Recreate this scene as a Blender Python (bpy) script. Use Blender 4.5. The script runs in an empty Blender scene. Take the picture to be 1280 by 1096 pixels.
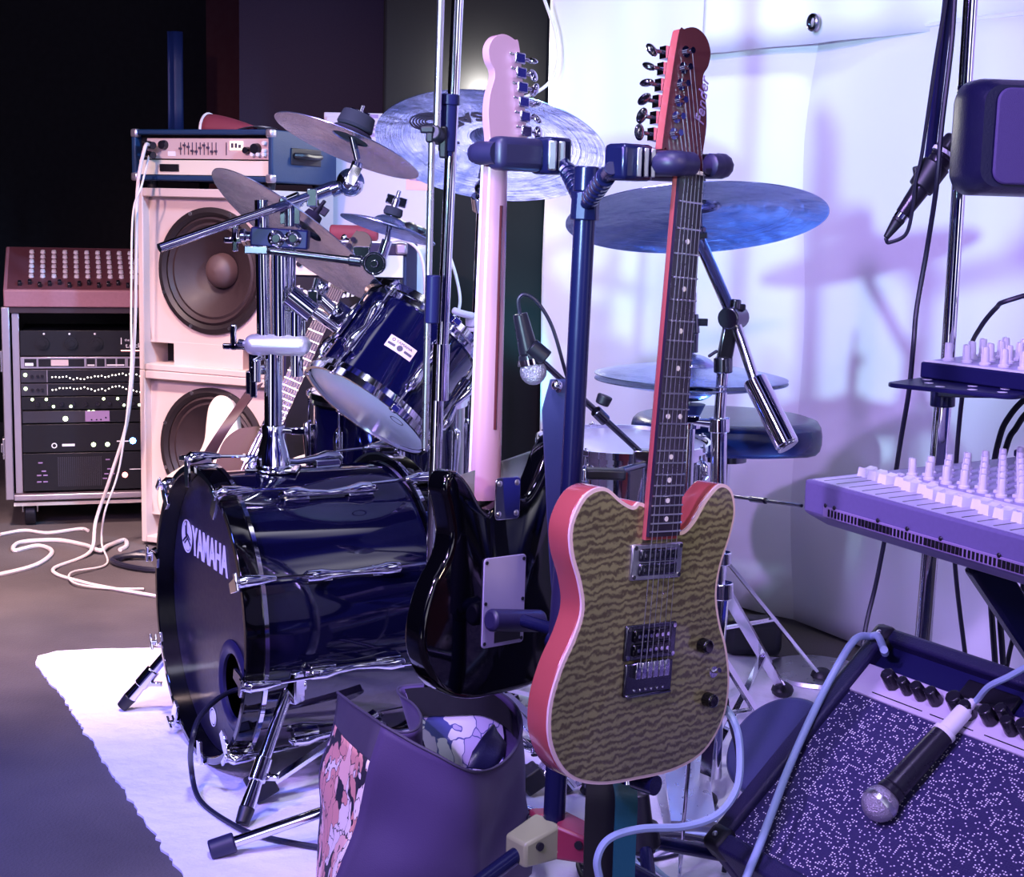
import bpy, bmesh, math, random
from mathutils import Vector as V, Matrix as MX, noise as NZ
random.seed(7)
PI = math.pi
F = 1850.0; PITCH = math.atan(.151); ROLL = .025; H = 1.07
FW = V((0, math.cos(PITCH), -math.sin(PITCH))); U0 = V((0, math.sin(PITCH), math.cos(PITCH)))
CR = U0*math.sin(ROLL) + V((1, 0, 0))*math.cos(ROLL); CU = U0*math.cos(ROLL) - V((1, 0, 0))*math.sin(ROLL)
CAM = V((0, 0, H))

def ray(x, y): return FW*F + CR*(x-640) + CU*(548-y)
def P(x, y, Y):
    d = ray(x, y); return CAM + d*(Y/d.y)
def Pz(x, y, z=0.0):
    d = ray(x, y); return CAM + d*((z-H)/d.z)
def Pp(x, y, o, n):                      # meets the plane through o with normal n
    d = ray(x, y); return CAM + d*((o-CAM).dot(n)/d.dot(n))

def frame(o, x, y, z):
    m = MX.Identity(4)
    for i, a in enumerate((V(x).normalized(), V(y).normalized(), V(z).normalized())):
        for k in range(3): m[k][i] = a[k]
    for k in range(3): m[k][3] = o[k]
    return m
def yawframe(o, xd):                     # x along the front, y into the depth, z up
    x = V((xd[0], xd[1], 0)).normalized(); return frame(o, x, V((-x.y, x.x, 0)), V((0, 0, 1)))
def zframe(o, n, xhint=V((1, 0, 0))):
    n = V(n).normalized(); x = V(xhint); x = (x - n*x.dot(n)).normalized(); return frame(o, x, n.cross(x), n)
def T(x=0, y=0, z=0): return MX.Translation((x, y, z))
def Rx(a): return MX.Rotation(a, 4, 'X')
def Ry(a): return MX.Rotation(a, 4, 'Y')
def Rz(a): return MX.Rotation(a, 4, 'Z')

# ---------------------------------------------------------------- materials
MATS = {}
def mat(name, col, rough=.5, metal=0., coat=0., emit=None, estr=0., nscale=0., namt=.0, bump=0., bscale=60., spec=None, sheen=0., bdist=.004):
    m = bpy.data.materials.new(name); m.use_nodes = True
    nt = m.node_tree; b = nt.nodes['Principled BSDF']
    b.inputs['Base Color'].default_value = (*col, 1); b.inputs['Roughness'].default_value = rough
    b.inputs['Metallic'].default_value = metal; b.inputs['Coat Weight'].default_value = coat
    b.inputs['Coat Roughness'].default_value = .04
    if spec is not None: b.inputs['Specular IOR Level'].default_value = spec
    if sheen: b.inputs['Sheen Weight'].default_value = sheen
    if emit: b.inputs['Emission Color'].default_value = (*emit, 1); b.inputs['Emission Strength'].default_value = estr
    tc = nt.nodes.new('ShaderNodeTexCoord')
    if nscale or True:
        n = nt.nodes.new('ShaderNodeTexNoise'); n.inputs['Scale'].default_value = nscale or 35.; n.inputs['Detail'].default_value = 4
        nt.links.new(tc.outputs['Object'], n.inputs['Vector'])
        mr = nt.nodes.new('ShaderNodeMapRange'); k = .12 if not namt else min(.5, namt)
        mr.inputs['To Min'].default_value = max(0, rough*(1-k)); mr.inputs['To Max'].default_value = min(1, rough*(1+k))
        nt.links.new(n.outputs['Fac'], mr.inputs['Value']); nt.links.new(mr.outputs['Result'], b.inputs['Roughness'])
        if namt:
            mx = nt.nodes.new('ShaderNodeMix'); mx.data_type = 'RGBA'
            mx.inputs[6].default_value = (*[c*(1-namt) for c in col], 1); mx.inputs[7].default_value = (*[min(1, c*(1+namt)) for c in col], 1)
            nt.links.new(n.outputs['Fac'], mx.inputs[0]); nt.links.new(mx.outputs[2], b.inputs['Base Color'])
    if bump:
        n2 = nt.nodes.new('ShaderNodeTexNoise'); n2.inputs['Scale'].default_value = bscale; n2.inputs['Detail'].default_value = 6
        nt.links.new(tc.outputs['Object'], n2.inputs['Vector'])
        bp = nt.nodes.new('ShaderNodeBump'); bp.inputs['Strength'].default_value = bump; bp.inputs['Distance'].default_value = bdist
        nt.links.new(n2.outputs['Fac'], bp.inputs['Height']); nt.links.new(bp.outputs['Normal'], b.inputs['Normal'])
    MATS[name] = m; return m
mat('chrome', (.86, .86, .92), .07, 1.)
mat('brushed', (.72, .72, .78), .28, 1.)
mat('steel_dark', (.16, .16, .2), .2, 1.)
mat('black_gloss', (.001, .001, .002), .07, 0, .3)
mat('drum_wrap', (.002, .002, .016), .06, 0, 1.)
mat('drum_blue', (.002, .002, .024), .07, 0, 1.)
mat('drum_head_dark', (.012, .01, .028), .34, 0, 0, nscale=90, namt=.25)
mat('drum_head_white', (.62, .6, .78), .3, nscale=12, namt=.08)
mat('rubber', (.008, .008, .016), .45)
mat('rubber_soft', (.018, .015, .06), .42)
mat('black_paint', (.008, .008, .012), .32)
mat('stand_black', (.009, .011, .06), .24, .3)
mat('vinyl_dark', (.009, .009, .045), .38, bump=.15, bscale=240)
mat('vinyl_blue', (.005, .014, .09), .25, bump=.1, bscale=160)
mat('tolex_teal', (.003, .03, .10), .55, bump=.25, bscale=420)
mat('tolex_black', (.012, .009, .06), .5, bump=.3, bscale=400)
mat('cab_paint', (.64, .51, .48), .55, nscale=5, namt=.06)
mat('cab_paint_frame', (.62, .52, .5), .55, nscale=5, namt=.08)
mat('cone', (.04, .024, .028), .55, nscale=30, namt=.2, bump=.1, bscale=90)
mat('cone_edge', (.014, .009, .012), .5)
mat('dust_cap', (.11, .066, .066), .5)
mat('panel_pink', (.62, .46, .45), .45)
mat('panel_cream', (.8, .72, .6), .45)
mat('knob_white', (.78, .76, .82), .35)
mat('fader_white', (.92, .92, .95), .4)
mat('knob_dark', (.012, .011, .018), .25)
mat('console_metal', (.16, .13, .3), .42, nscale=140, namt=.12)
mat('console_dark', (.012, .012, .07), .4, spec=.15)
mat('rack_black', (.006, .006, .01), .35)
mat('rack_grey', (.05, .048, .065), .35, .4)
mat('alu', (.55, .5, .58), .32, .8)
mat('case_ply', (.035, .02, .03), .5)
mat('led_white', (.9, .9, .8), .4, emit=(1., .92, .8), estr=5.)
mat('led_green', (.7, .9, .5), .4, emit=(.75, 1., .5), estr=5.)
mat('led_blue', (.2, .4, 1.), .4, emit=(.12, .35, 1.), estr=14.)
mat('led_red', (1., .3, .3), .4, emit=(1., .28, .25), estr=6.)
mat('print_white', (.85, .84, .9), .5)
mat('print_dark', (.06, .04, .08), .6)
mat('print_violet', (.3, .2, .42), .6)
mat('lcd_glow', (.9, .85, .7), .4, emit=(1., .85, .65), estr=1.6)
mat('cable_white', (.74, .66, .66), .42)
mat('cable_dark', (.012, .012, .03), .4)
mat('cable_blue', (.34, .46, .66), .35)
mat('rug_white', (.78, .76, .86), .85, nscale=3, namt=.08, bump=1., bscale=5, bdist=.03)
mat('curtain_white', (.82, .82, .88), .8, nscale=2.5, namt=.03, bump=.1, bscale=20)
mat('wall_dark', (.015, .011, .036), .8, nscale=200, namt=.25)
mat('column_grey', (.014, .014, .015), .85, spec=.1, nscale=120, namt=.15)
mat('black_drape', (.0012, .001, .0012), .95)
mat('ceiling_black', (.004, .004, .006), .9)
mat('cabinet_white', (.56, .50, .58), .5)
mat('maple', (.52, .27, .36), .24, 0, .5, nscale=4, namt=.06)
mat('mahogany', (.42, .085, .085), .2, 0, .7, nscale=6, namt=.12)
mat('mahogany_head', (.085, .018, .022), .2, 0, .8)
mat('binding', (.84, .62, .64), .3)
mat('rosewood', (.022, .016, .035), .35, nscale=40, namt=.3)
mat('ivory', (.82, .78, .76), .35)
mat('cream_body', (.6, .48, .4), .22, 0, .6)
mat('pickguard_red', (.03, .002, .006), .45)
mat('leather_brown', (.045, .02, .028), .5, bump=.1)
mat('leather_navy', (.035, .04, .12), .42, bump=.12, bscale=200)
mat('strap_teal', (.008, .10, .13), .4, bump=.1, bscale=200)
mat('strap_black', (.006, .006, .009), .5)
mat('plate_grey', (.36, .32, .5), .4)
mat('cloth_purple', (.06, .035, .13), .7, bump=.12, bscale=500, sheen=.1)
mat('cloth_trim', (.05, .04, .085), .7, bump=.12, bscale=500)
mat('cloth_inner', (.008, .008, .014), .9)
mat('mesh_ball', (.62, .58, .66), .3, .85, bump=.9, bscale=420)
mat('mic_body', (.014, .013, .022), .28)
mat('plastic_yellow', (.27, .29, .16), .4)
mat('plastic_red', (.22, .02, .05), .4)
mat('label_pink', (.75, .45, .5), .45)
mat('fabric_red', (.22, .03, .05), .7)
mat('felt_dark', (.02, .018, .035), .85)
mat('paper', (.8, .78, .8), .6)
mat('screw', (.03, .03, .04), .3, .6)
mat('drape_lit_blue', (.01, .03, .14), .5)  # drape colour with the blue light put in, not a lamp

def nodes(name):
    m = bpy.data.materials.new(name); m.use_nodes = True; MATS[name] = m
    nt = m.node_tree; return nt, nt.nodes['Principled BSDF'], (lambda t: nt.nodes.new('ShaderNode'+t)), nt.links.new
# floor: stage carpet
nt, b, N, L = nodes('stage_floor'); tc = N('TexCoord'); n1 = N('TexNoise'); n1.inputs['Scale'].default_value = 1.6; n1.inputs['Detail'].default_value = 5
n2 = N('TexNoise'); n2.inputs['Scale'].default_value = 180; L(tc.outputs['Object'], n1.inputs['Vector']); L(tc.outputs['Object'], n2.inputs['Vector'])
r = N('ValToRGB'); r.color_ramp.elements[0].color = (.05, .042, .05, 1); r.color_ramp.elements[1].color = (.14, .12, .125, 1); r.color_ramp.elements[0].position = .3; r.color_ramp.elements[1].position = .7
L(n1.outputs['Fac'], r.inputs['Fac']); L(r.outputs['Color'], b.inputs['Base Color']); b.inputs['Roughness'].default_value = .8
bp = N('Bump'); bp.inputs['Strength'].default_value = .5; bp.inputs['Distance'].default_value = .004; L(n2.outputs['Fac'], bp.inputs['Height']); L(bp.outputs['Normal'], b.inputs['Normal'])
# cymbal bronze with lathe grooves (radius from the object's own axis)
nt, b, N, L = nodes('cymbal'); tc = N('TexCoord'); sx = N('SeparateXYZ'); L(tc.outputs['Object'], sx.inputs[0])
cx = N('CombineXYZ'); L(sx.outputs[0], cx.inputs[0]); L(sx.outputs[1], cx.inputs[1]); ln = N('VectorMath'); ln.operation = 'LENGTH'; L(cx.outputs[0], ln.inputs[0])
nz = N('TexNoise'); nz.noise_dimensions = '1D'; nz.inputs['Scale'].default_value = 420; nz.inputs['Detail'].default_value = 3; L(ln.outputs['Value'], nz.inputs['W'])
bp = N('Bump'); bp.inputs['Strength'].default_value = .25; bp.inputs['Distance'].default_value = .002; L(nz.outputs['Fac'], bp.inputs['Height']); L(bp.outputs['Normal'], b.inputs['Normal'])
n3 = N('TexNoise'); n3.inputs['Scale'].default_value = 9; n3.inputs['Detail'].default_value = 4; L(tc.outputs['Object'], n3.inputs['Vector'])
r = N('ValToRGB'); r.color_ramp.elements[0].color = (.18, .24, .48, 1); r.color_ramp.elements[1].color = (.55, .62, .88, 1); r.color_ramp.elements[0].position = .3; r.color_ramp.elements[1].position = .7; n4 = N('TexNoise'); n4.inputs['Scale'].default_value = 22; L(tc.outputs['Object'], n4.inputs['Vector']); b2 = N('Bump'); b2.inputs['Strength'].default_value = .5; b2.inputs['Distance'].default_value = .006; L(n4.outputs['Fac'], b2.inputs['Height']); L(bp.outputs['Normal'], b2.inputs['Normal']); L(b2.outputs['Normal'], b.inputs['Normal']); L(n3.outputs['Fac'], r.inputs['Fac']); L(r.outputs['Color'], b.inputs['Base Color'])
b.inputs['Metallic'].default_value = .95; b.inputs['Roughness'].default_value = .22; b.inputs['Anisotropic'].default_value = .75; tg = N('Tangent'); tg.direction_type = 'RADIAL'; tg.axis = 'Z'; L(tg.outputs[0], b.inputs['Tangent'])
# flamed maple top
nt, b, N, L = nodes('flame_top'); tc = N('TexCoord'); mp = N('Mapping'); mp.inputs['Scale'].default_value = (1, 1, 1); mp.inputs['Rotation'].default_value = (0, 0, -.12); L(tc.outputs['Object'], mp.inputs[0])
nd = N('TexNoise'); nd.inputs['Scale'].default_value = 9; nd.inputs['Detail'].default_value = 3; L(mp.outputs[0], nd.inputs['Vector'])
w = N('TexWave'); w.bands_direction = 'Y'; w.inputs['Scale'].default_value = 30; w.inputs['Distortion'].default_value = 8.5; w.inputs['Detail'].default_value = 5; w.inputs['Detail Scale'].default_value = 1.6; w.inputs['Detail Roughness'].default_value = .62; L(mp.outputs[0], w.inputs['Vector'])
r = N('ValToRGB'); r.color_ramp.elements[0].color = (.10, .078, .045, 1); r.color_ramp.elements[1].color = (.29, .275, .13, 1); r.color_ramp.elements[0].position = .05; r.color_ramp.elements[1].position = .85
L(w.outputs['Fac'], r.inputs['Fac'])
r2 = N('ValToRGB'); r2.color_ramp.elements[0].color = (.5, .5, .6, 1); r2.color_ramp.elements[1].color = (1.2, 1.2, 1.1, 1); L(nd.outputs['Fac'], r2.inputs['Fac'])
mx = N('Mix'); mx.data_type = 'RGBA'; mx.blend_type = 'MULTIPLY'; mx.inputs[0].default_value = 1; L(r.outputs['Color'], mx.inputs[6]); L(r2.outputs['Color'], mx.inputs[7]); L(mx.outputs[2], b.inputs['Base Color'])
b.inputs['Roughness'].default_value = .3; b.inputs['Coat Weight'].default_value = 1.; b.inputs['Coat Roughness'].default_value = .03
# floral cloth
def floral(name, dark, c1, c2, c3, sc):
    nt, b, N, L = nodes(name); tc = N('TexCoord'); nd = N('TexNoise'); nd.inputs['Scale'].default_value = sc*.5; nd.inputs['Detail'].default_value = 3; L(tc.outputs['Object'], nd.inputs['Vector'])
    ad = N('VectorMath'); ad.operation = 'MULTIPLY_ADD'; ad.inputs[1].default_value = (.11, .11, .11); L(nd.outputs['Color'], ad.inputs[0]); L(tc.outputs['Object'], ad.inputs[2])
    mp = N('Mapping'); mp.inputs['Scale'].default_value = (1, 1, .5); L(ad.outputs[0], mp.inputs[0])
    v = N('TexVoronoi'); v.inputs['Scale'].default_value = sc; L(mp.outputs[0], v.inputs['Vector'])
    v2 = N('TexVoronoi'); v2.feature = 'DISTANCE_TO_EDGE'; v2.inputs['Scale'].default_value = sc; L(mp.outputs[0], v2.inputs['Vector'])
    r = N('ValToRGB'); e = r.color_ramp.elements; e[0].color = (*c1, 1); e[1].color = (*c3, 1); e[0].position = .0; e[1].position = .52; k = e.new(.26); k.color = (*c2, 1); k = e.new(.74); k.color = (*dark, 1); r.color_ramp.interpolation = 'CONSTANT'
    sp = N('SeparateColor'); L(v.outputs['Color'], sp.inputs[0]); L(sp.outputs[0], r.inputs['Fac'])
    r2 = N('ValToRGB'); r2.color_ramp.elements[0].position = .012; r2.color_ramp.elements[1].position = .03; L(v2.outputs['Distance'], r2.inputs['Fac'])
    mx = N('Mix'); mx.data_type = 'RGBA'; mx.inputs[6].default_value = (*dark, 1); L(r2.outputs['Color'], mx.inputs[0]); L(r.outputs['Color'], mx.inputs[7]); L(mx.outputs[2], b.inputs['Base Color']); b.inputs['Roughness'].default_value = .75
floral('floral_pink', (.012, .01, .03), (.85, .72, .74), (.68, .3, .28), (.85, .5, .48), 34)
floral('floral_lilac', (.07, .09, .3), (.72, .74, .86), (.55, .5, .72), (.85, .85, .9), 26)
# sparkling grille cloth (weave with metallic threads)
nt, b, N, L = nodes('grille_cloth'); tc = N('TexCoord'); mp = N('Mapping'); mp.inputs['Scale'].default_value = (235, 330, 1); L(tc.outputs['Object'], mp.inputs[0])
v = N('TexVoronoi'); v.inputs['Scale'].default_value = 1; v.inputs['Randomness'].default_value = .2; L(mp.outputs[0], v.inputs['Vector'])
r = N('ValToRGB'); r.color_ramp.elements[0].position = .24; r.color_ramp.elements[0].color = (1, 1, 1, 1); r.color_ramp.elements[1].position = .4; r.color_ramp.elements[1].color = (0, 0, 0, 1); L(v.outputs['Distance'], r.inputs['Fac'])
sp = N('SeparateColor'); L(v.outputs['Color'], sp.inputs[0]); gt = N('Math'); gt.operation = 'GREATER_THAN'; gt.inputs[1].default_value = .7; L(sp.outputs[0], gt.inputs[0])
mu = N('Math'); mu.operation = 'MULTIPLY'; L(r.outputs['Color'], mu.inputs[0]); L(gt.outputs[0], mu.inputs[1])
mx = N('Mix'); mx.data_type = 'RGBA'; mx.inputs[6].default_value = (.022, .016, .09, 1); mx.inputs[7].default_value = (.95, .9, .95, 1); L(mu.outputs[0], mx.inputs[0]); L(mx.outputs[2], b.inputs['Base Color'])
b.inputs['Roughness'].default_value = .55; bp = N('Bump'); bp.inputs['Strength'].default_value = .6; bp.inputs['Distance'].default_value = .001; L(v.outputs['Distance'], bp.inputs['Height']); L(bp.outputs['Normal'], b.inputs['Normal'])

# ---------------------------------------------------------------- mesh builder
def catmull(pts, n=8, closed=False):
    pts = [V(p) for p in pts]; m = len(pts); out = []
    if m < 3: return pts
    for i in range(m if closed else m-1):
        p0 = pts[(i-1) % m] if closed or i > 0 else pts[0]*2-pts[1]
        p1 = pts[i]; p2 = pts[(i+1) % m]
        p3 = pts[(i+2) % m] if closed or i+2 < m else p2*2-p1
        for k in range(n):
            t = k/n
            out.append(((p1*2)+(p2-p0)*t+(p0*2-p1*5+p2*4-p3)*t*t+(p1*3-p0-p2*3+p3)*t**3)*.5)
    if not closed: out.append(pts[-1])
    return out
class MB:
    def __init__(s): s.v = []; s.f = []
    def add(s, vs, fs, m=None):
        k = len(s.v); s.v += [(m @ V(p)) if m else V(p) for p in vs]; s.f += [tuple(i+k for i in f) for f in fs]; return s
    def box(s, c, d, m=None):
        c = V(c); x, y, z = d[0]/2, d[1]/2, d[2]/2
        vs = [c+V((sx*x, sy*y, sz*z)) for sz in (-1, 1) for sy in (-1, 1) for sx in (-1, 1)]
        return s.add(vs, [(0, 2, 3, 1), (4, 5, 7, 6), (0, 1, 5, 4), (2, 6, 7, 3), (0, 4, 6, 2), (1, 3, 7, 5)], m)
    def bb(s, lo, hi, m=None): return s.box([(a+b)/2 for a, b in zip(lo, hi)], [b-a for a, b in zip(lo, hi)], m)
    def cyl(s, p0, p1, r0, r1=None, n=16, m=None):
        p0 = V(p0); p1 = V(p1); r1 = r0 if r1 is None else r1
        q = (p1-p0).to_track_quat('Z', 'Y'); a = [q @ V((math.cos(2*PI*i/n), math.sin(2*PI*i/n), 0)) for i in range(n)]
        vs = [p0+x*r0 for x in a]+[p1+x*r1 for x in a]
        fs = [(i, (i+1) % n, n+(i+1) % n, n+i) for i in range(n)]+[tuple(range(n-1, -1, -1)), tuple(range(n, 2*n))]
        return s.add(vs, fs, m)
    def bar(s, p0, p1, w, h, up=V((0, 0, 1)), m=None):      # rectangular bar
        p0 = V(p0); p1 = V(p1); d = (p1-p0); l = d.length; d.normalize(); x = d.cross(V(up))
        if x.length < 1e-4: x = d.cross(V((1, 0, 0)))
        x.normalize(); z = x.cross(d); fm = frame(p0, x, d, z)
        return s.box((0, l/2, 0), (w, l, h), (m @ fm) if m else fm)
    def tube(s, pts, r, n=8, closed=False, m=None, caps=True):
        pts = [V(p) for p in pts]; k = len(pts); rr = r if isinstance(r, (list, tuple)) else [r]*k
        vs = []; up = None
        for i in range(k):
            a = pts[(i-1) % k] if closed or i > 0 else pts[i]; b = pts[(i+1) % k] if closed or i < k-1 else pts[i]
            t = (b-a).normalized()
            if up is None: up = t.orthogonal().normalized()
            up = (up - t*up.dot(t)); up = up.normalized() if up.length > 1e-6 else t.orthogonal().normalized(); w = t.cross(up)
            vs += [pts[i]+(up*math.cos(2*PI*j/n)+w*math.sin(2*PI*j/n))*rr[i] for j in range(n)]
        fs = []
        for i in range(k if closed else k-1):
            o = i*n; p = ((i+1) % k)*n
            fs += [(o+j, o+(j+1) % n, p+(j+1) % n, p+j) for j in range(n)]
        if caps and not closed: fs += [tuple(range(n-1, -1, -1)), tuple(range((k-1)*n, k*n))]
        return s.add(vs, fs, m)
    def lathe(s, prof, m=None, n=40, closed=False, cap=False):          # prof [(r, z)] about local z
        k = len(prof); vs = []; fs = []
        for r, z in prof:
            vs += [V((r*math.cos(2*PI*j/n), r*math.sin(2*PI*j/n), z)) for j in range(n)]
        for i in range(k if closed else k-1):
            o = i*n; p = ((i+1) % k)*n
            fs += [(o+j, o+(j+1) % n, p+(j+1) % n, p+j) for j in range(n)]
        if cap and not closed:
            if prof[0][0] > 1e-5: fs.append(tuple(range(n-1, -1, -1)))
            if prof[-1][0] > 1e-5: fs.append(tuple(range((k-1)*n, k*n)))
        return s.add(vs, fs, m)
    def prism(s, poly, z0, z1, m=None):
        n = len(poly); vs = [V((p[0], p[1], z0)) for p in poly]+[V((p[0], p[1], z1)) for p in poly]
        return s.add(vs, [tuple(range(n-1, -1, -1)), tuple(range(n, 2*n))]+[(i, (i+1) % n, n+(i+1) % n, n+i) for i in range(n)], m)
    def strip(s, pts, width_vecs, thick, nrm=None, m=None):  # ribbon with thickness: pts, half-width vectors
        k = len(pts); vs = []
        for i in range(k):
            a = V(pts[max(0, i-1)]); b = V(pts[min(k-1, i+1)]); t = (b-a).normalized(); w = V(width_vecs[i] if isinstance(width_vecs, list) else width_vecs)
            nn = t.cross(w).normalized()*thick/2; p = V(pts[i]); vs += [p-w-nn, p+w-nn, p+w+nn, p-w+nn]
        fs = []
        for i in range(k-1):
            o = i*4; p = o+4; fs += [(o+j, o+(j+1) % 4, p+(j+1) % 4, p+j) for j in range(4)]
        fs += [(3, 2, 1, 0), tuple(range((k-1)*4, k*4))]
        return s.add(vs, fs, m)
    def sph(s, c, r, n=16, m=None, sq=(1, 1, 1)):
        c = V(c); vs = []; fs = []; h = n//2
        for i in range(h+1):
            t = PI*i/h
            for j in range(n): vs.append(c+V((r*sq[0]*math.sin(t)*math.cos(2*PI*j/n), r*sq[1]*math.sin(t)*math.sin(2*PI*j/n), r*sq[2]*math.cos(t))))
        for i in range(h):
            for j in range(n): fs.append((i*n+j, (i+1)*n+j, (i+1)*n+(j+1) % n, i*n+(j+1) % n))
        return s.add(vs, fs, m)
    def grid(s, rows, closed=False, m=None):                 # rows of equal-length point lists
        n = len(rows[0]); vs = [p for r in rows for p in r]; fs = []
        for i in range(len(rows)-1):
            for j in range(n if closed else n-1): fs.append((i*n+j, i*n+(j+1) % n, (i+1)*n+(j+1) % n, (i+1)*n+j))
        return s.add(vs, fs, m)
    def text(s, txt, size, m=None, ext=.0006, shear=0, sx=1., arc=None, bold=0., left=False):
        cu = bpy.data.curves.new('t', 'FONT'); cu.body = txt; cu.size = size; cu.align_x = 'LEFT' if left else 'CENTER'; cu.offset = bold; cu.align_y = 'CENTER'; cu.extrude = ext; cu.shear = shear; cu.resolution_u = 3
        o = bpy.data.objects.new('t', cu); bpy.context.scene.collection.objects.link(o)
        bpy.context.view_layer.update(); me = bpy.data.meshes.new_from_object(o.evaluated_get(bpy.context.evaluated_depsgraph_get()))
        vs = [V((v.co.x*sx, v.co.y, v.co.z)) for v in me.vertices]
        if arc:
            vs = [V(((arc+v.y)*math.sin(v.x/arc), (arc+v.y)*math.cos(v.x/arc), v.z)) for v in vs]
        fs = [tuple(p.vertices) for p in me.polygons]
        bpy.data.objects.remove(o); bpy.data.curves.remove(cu); bpy.data.meshes.remove(me)
        return s.add(vs, fs, m)

COL = bpy.context.scene.collection
W = {}
def thing(name, label, cat, m=None, group=None):
    o = bpy.data.objects.new(name, None); COL.objects.link(o); o.empty_display_size = .05
    m = m if m is not None else MX.Identity(4); o.matrix_world = m; W[o] = m.copy()
    o['label'] = label; o['category'] = cat
    if group: o['group'] = group
    return o
def mesh_of(name, mb, material, ang=38):
    me = bpy.data.meshes.new(name); me.from_pydata([tuple(v) for v in mb.v], [], mb.f); me.validate(); 
    bm = bmesh.new(); bm.from_mesh(me); bmesh.ops.recalc_face_normals(bm, faces=bm.faces); bm.to_mesh(me); bm.free()
    me.polygons.foreach_set('use_smooth', [True]*len(me.polygons)); me.set_sharp_from_angle(angle=math.radians(ang))
    me.materials.append(MATS[material] if isinstance(material, str) else material); return me
def bev(o, w, seg=2):
    if w:
        b = o.modifiers.new('bevel', 'BEVEL'); b.width = w; b.segments = seg; b.limit_method = 'ANGLE'; b.angle_limit = math.radians(38)
KEEP = ('letter', 'script', 'print', 'legend', 'line', 'slot', 'vent', 'name', 'mark', 'emblem', 'hole', 'text', 'baffle', 'grille', 'basket')
def clusters(mb):
    n = len(mb.v); p = list(range(n))
    def find(a):
        while p[a] != a: p[a] = p[p[a]]; a = p[a]
        return a
    for f in mb.f:
        for k in f[1:]:
            a, b = find(f[0]), find(k)
            if a != b: p[a] = b
    isl = {}
    for i in range(n): isl.setdefault(find(i), []).append(i)
    keys = list(isl)
    if len(keys) < 2: return [mb]
    bx = {}
    for k in keys:
        vs = [mb.v[i] for i in isl[k]]; bx[k] = ([min(v[c] for v in vs)-.003 for c in range(3)], [max(v[c] for v in vs)+.003 for c in range(3)])
    q = {k: k for k in keys}
    def fq(a):
        while q[a] != a: a = q[a]
        return a
    for i, a in enumerate(keys):
        for b in keys[:i]:
            if fq(a) != fq(b) and all(bx[a][0][c] <= bx[b][1][c] and bx[b][0][c] <= bx[a][1][c] for c in range(3)): q[fq(a)] = fq(b)
    gr = {}
    for k in keys: gr.setdefault(fq(k), []).append(k)
    if len(gr) < 2: return [mb]
    out = {}; where = {}
    for g in gr: out[g] = MB()
    for g, ks in gr.items():
        for k in ks:
            for i in isl[k]: where[i] = (g, len(out[g].v)); out[g].v.append(mb.v[i])
    for f in mb.f: g = where[f[0]][0]; out[g].f.append(tuple(where[i][1] for i in f))
    return sorted(out.values(), key=lambda m: -len(m.v))
def part(name, mb, material, parent, bevel=0, world=False, label=None, ang=38, seg=2, kind=None):
    if not any(k in name for k in KEEP):
        cl = clusters(mb)
        if 1 < len(cl) <= 60:
            os_ = [part1(name, c, material, parent, bevel, world, label, ang, seg, kind) for c in cl]; return os_[0]
    return part1(name, mb, material, parent, bevel, world, label, ang, seg, kind)
def part1(name, mb, material, parent, bevel=0, world=False, label=None, ang=38, seg=2, kind=None):
    if world:
        inv = W[parent].inverted(); mb.v = [inv @ V(v) for v in mb.v]
    o = bpy.data.objects.new(name, mesh_of(name, mb, material, ang)); COL.objects.link(o); o.parent = parent; W[o] = W[parent]
    bev(o, bevel, seg)
    if label: o['label'] = label
    if kind: o['kind'] = kind
    return o
def inst(src, parent, m):                                    # another part sharing src's mesh, placed at local matrix m
    o = src.copy(); COL.objects.link(o); o.parent = parent; o.matrix_local = m; W[o] = W[parent] @ m
    for ch in src.children:
        c = ch.copy(); COL.objects.link(c); c.parent = o
    return o
def solo(name, label, cat, mb, material, loc=None, group=None, bevel=0, ang=38, kind=None, rot=None):
    loc = V(loc) if loc is not None else V(mb.v[0]); m = (T(*loc) @ rot) if rot else T(*loc); inv = m.inverted()
    mb.v = [inv @ V(v) for v in mb.v]
    o = bpy.data.objects.new(name, mesh_of(name, mb, material, ang)); COL.objects.link(o); o.matrix_world = m; W[o] = m
    bev(o, bevel); 
    if label: o['label'] = label; o['category'] = cat
    if group: o['group'] = group
    if kind: o['kind'] = kind
    return o
def struct(name, mb, material, bevel=0): return solo(name, None, None, mb, material, bevel=bevel, kind='structure')
def cable(name, label, pts, r, material, n=8, group=None, sm=8):
    return solo(name, label, 'cable', MB().tube(catmull(pts, sm), r, n), material, pts[0], group)
def rect_round(x0, y0, x1, y1, r, n=5):
    out = []
    for cx, cy, a in ((x1-r, y1-r, 0), (x0+r, y1-r, PI/2), (x0+r, y0+r, PI), (x1-r, y0+r, 1.5*PI)):
        out += [(cx+r*math.cos(a+PI/2*i/n), cy+r*math.sin(a+PI/2*i/n)) for i in range(n+1)]
    return out
# ================================================================ SETTING
struct('floor', MB().bb((-5, -.6, -.1), (4, 8, 0)), 'stage_floor')
struct('wall_back', MB().bb((-5, 7.2, 0), (4, 7.3, 4)), 'black_drape')
struct('wall_left', MB().bb((-4.2, .5, 0), (-4.1, 7.2, 4)), 'black_drape')
a = P(299, 80, 5.6); c = P(470, 80, 5.6)
struct('wall_partition', MB().bb((a.x, 5.6, 0), (c.x+.5, 5.75, 3.6)), 'wall_dark')
a = P(476, 300, 4.95); c = P(681, 300, 4.95)
struct('pillar_center', MB().bb((a.x, 4.95, 0), (c.x, 5.45, 3.4)), 'column_grey', bevel=.012)
struct('ceiling', MB().bb((-5, 2.6, 3.6), (4, 7.3, 3.7)), 'ceiling_black')
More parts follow.
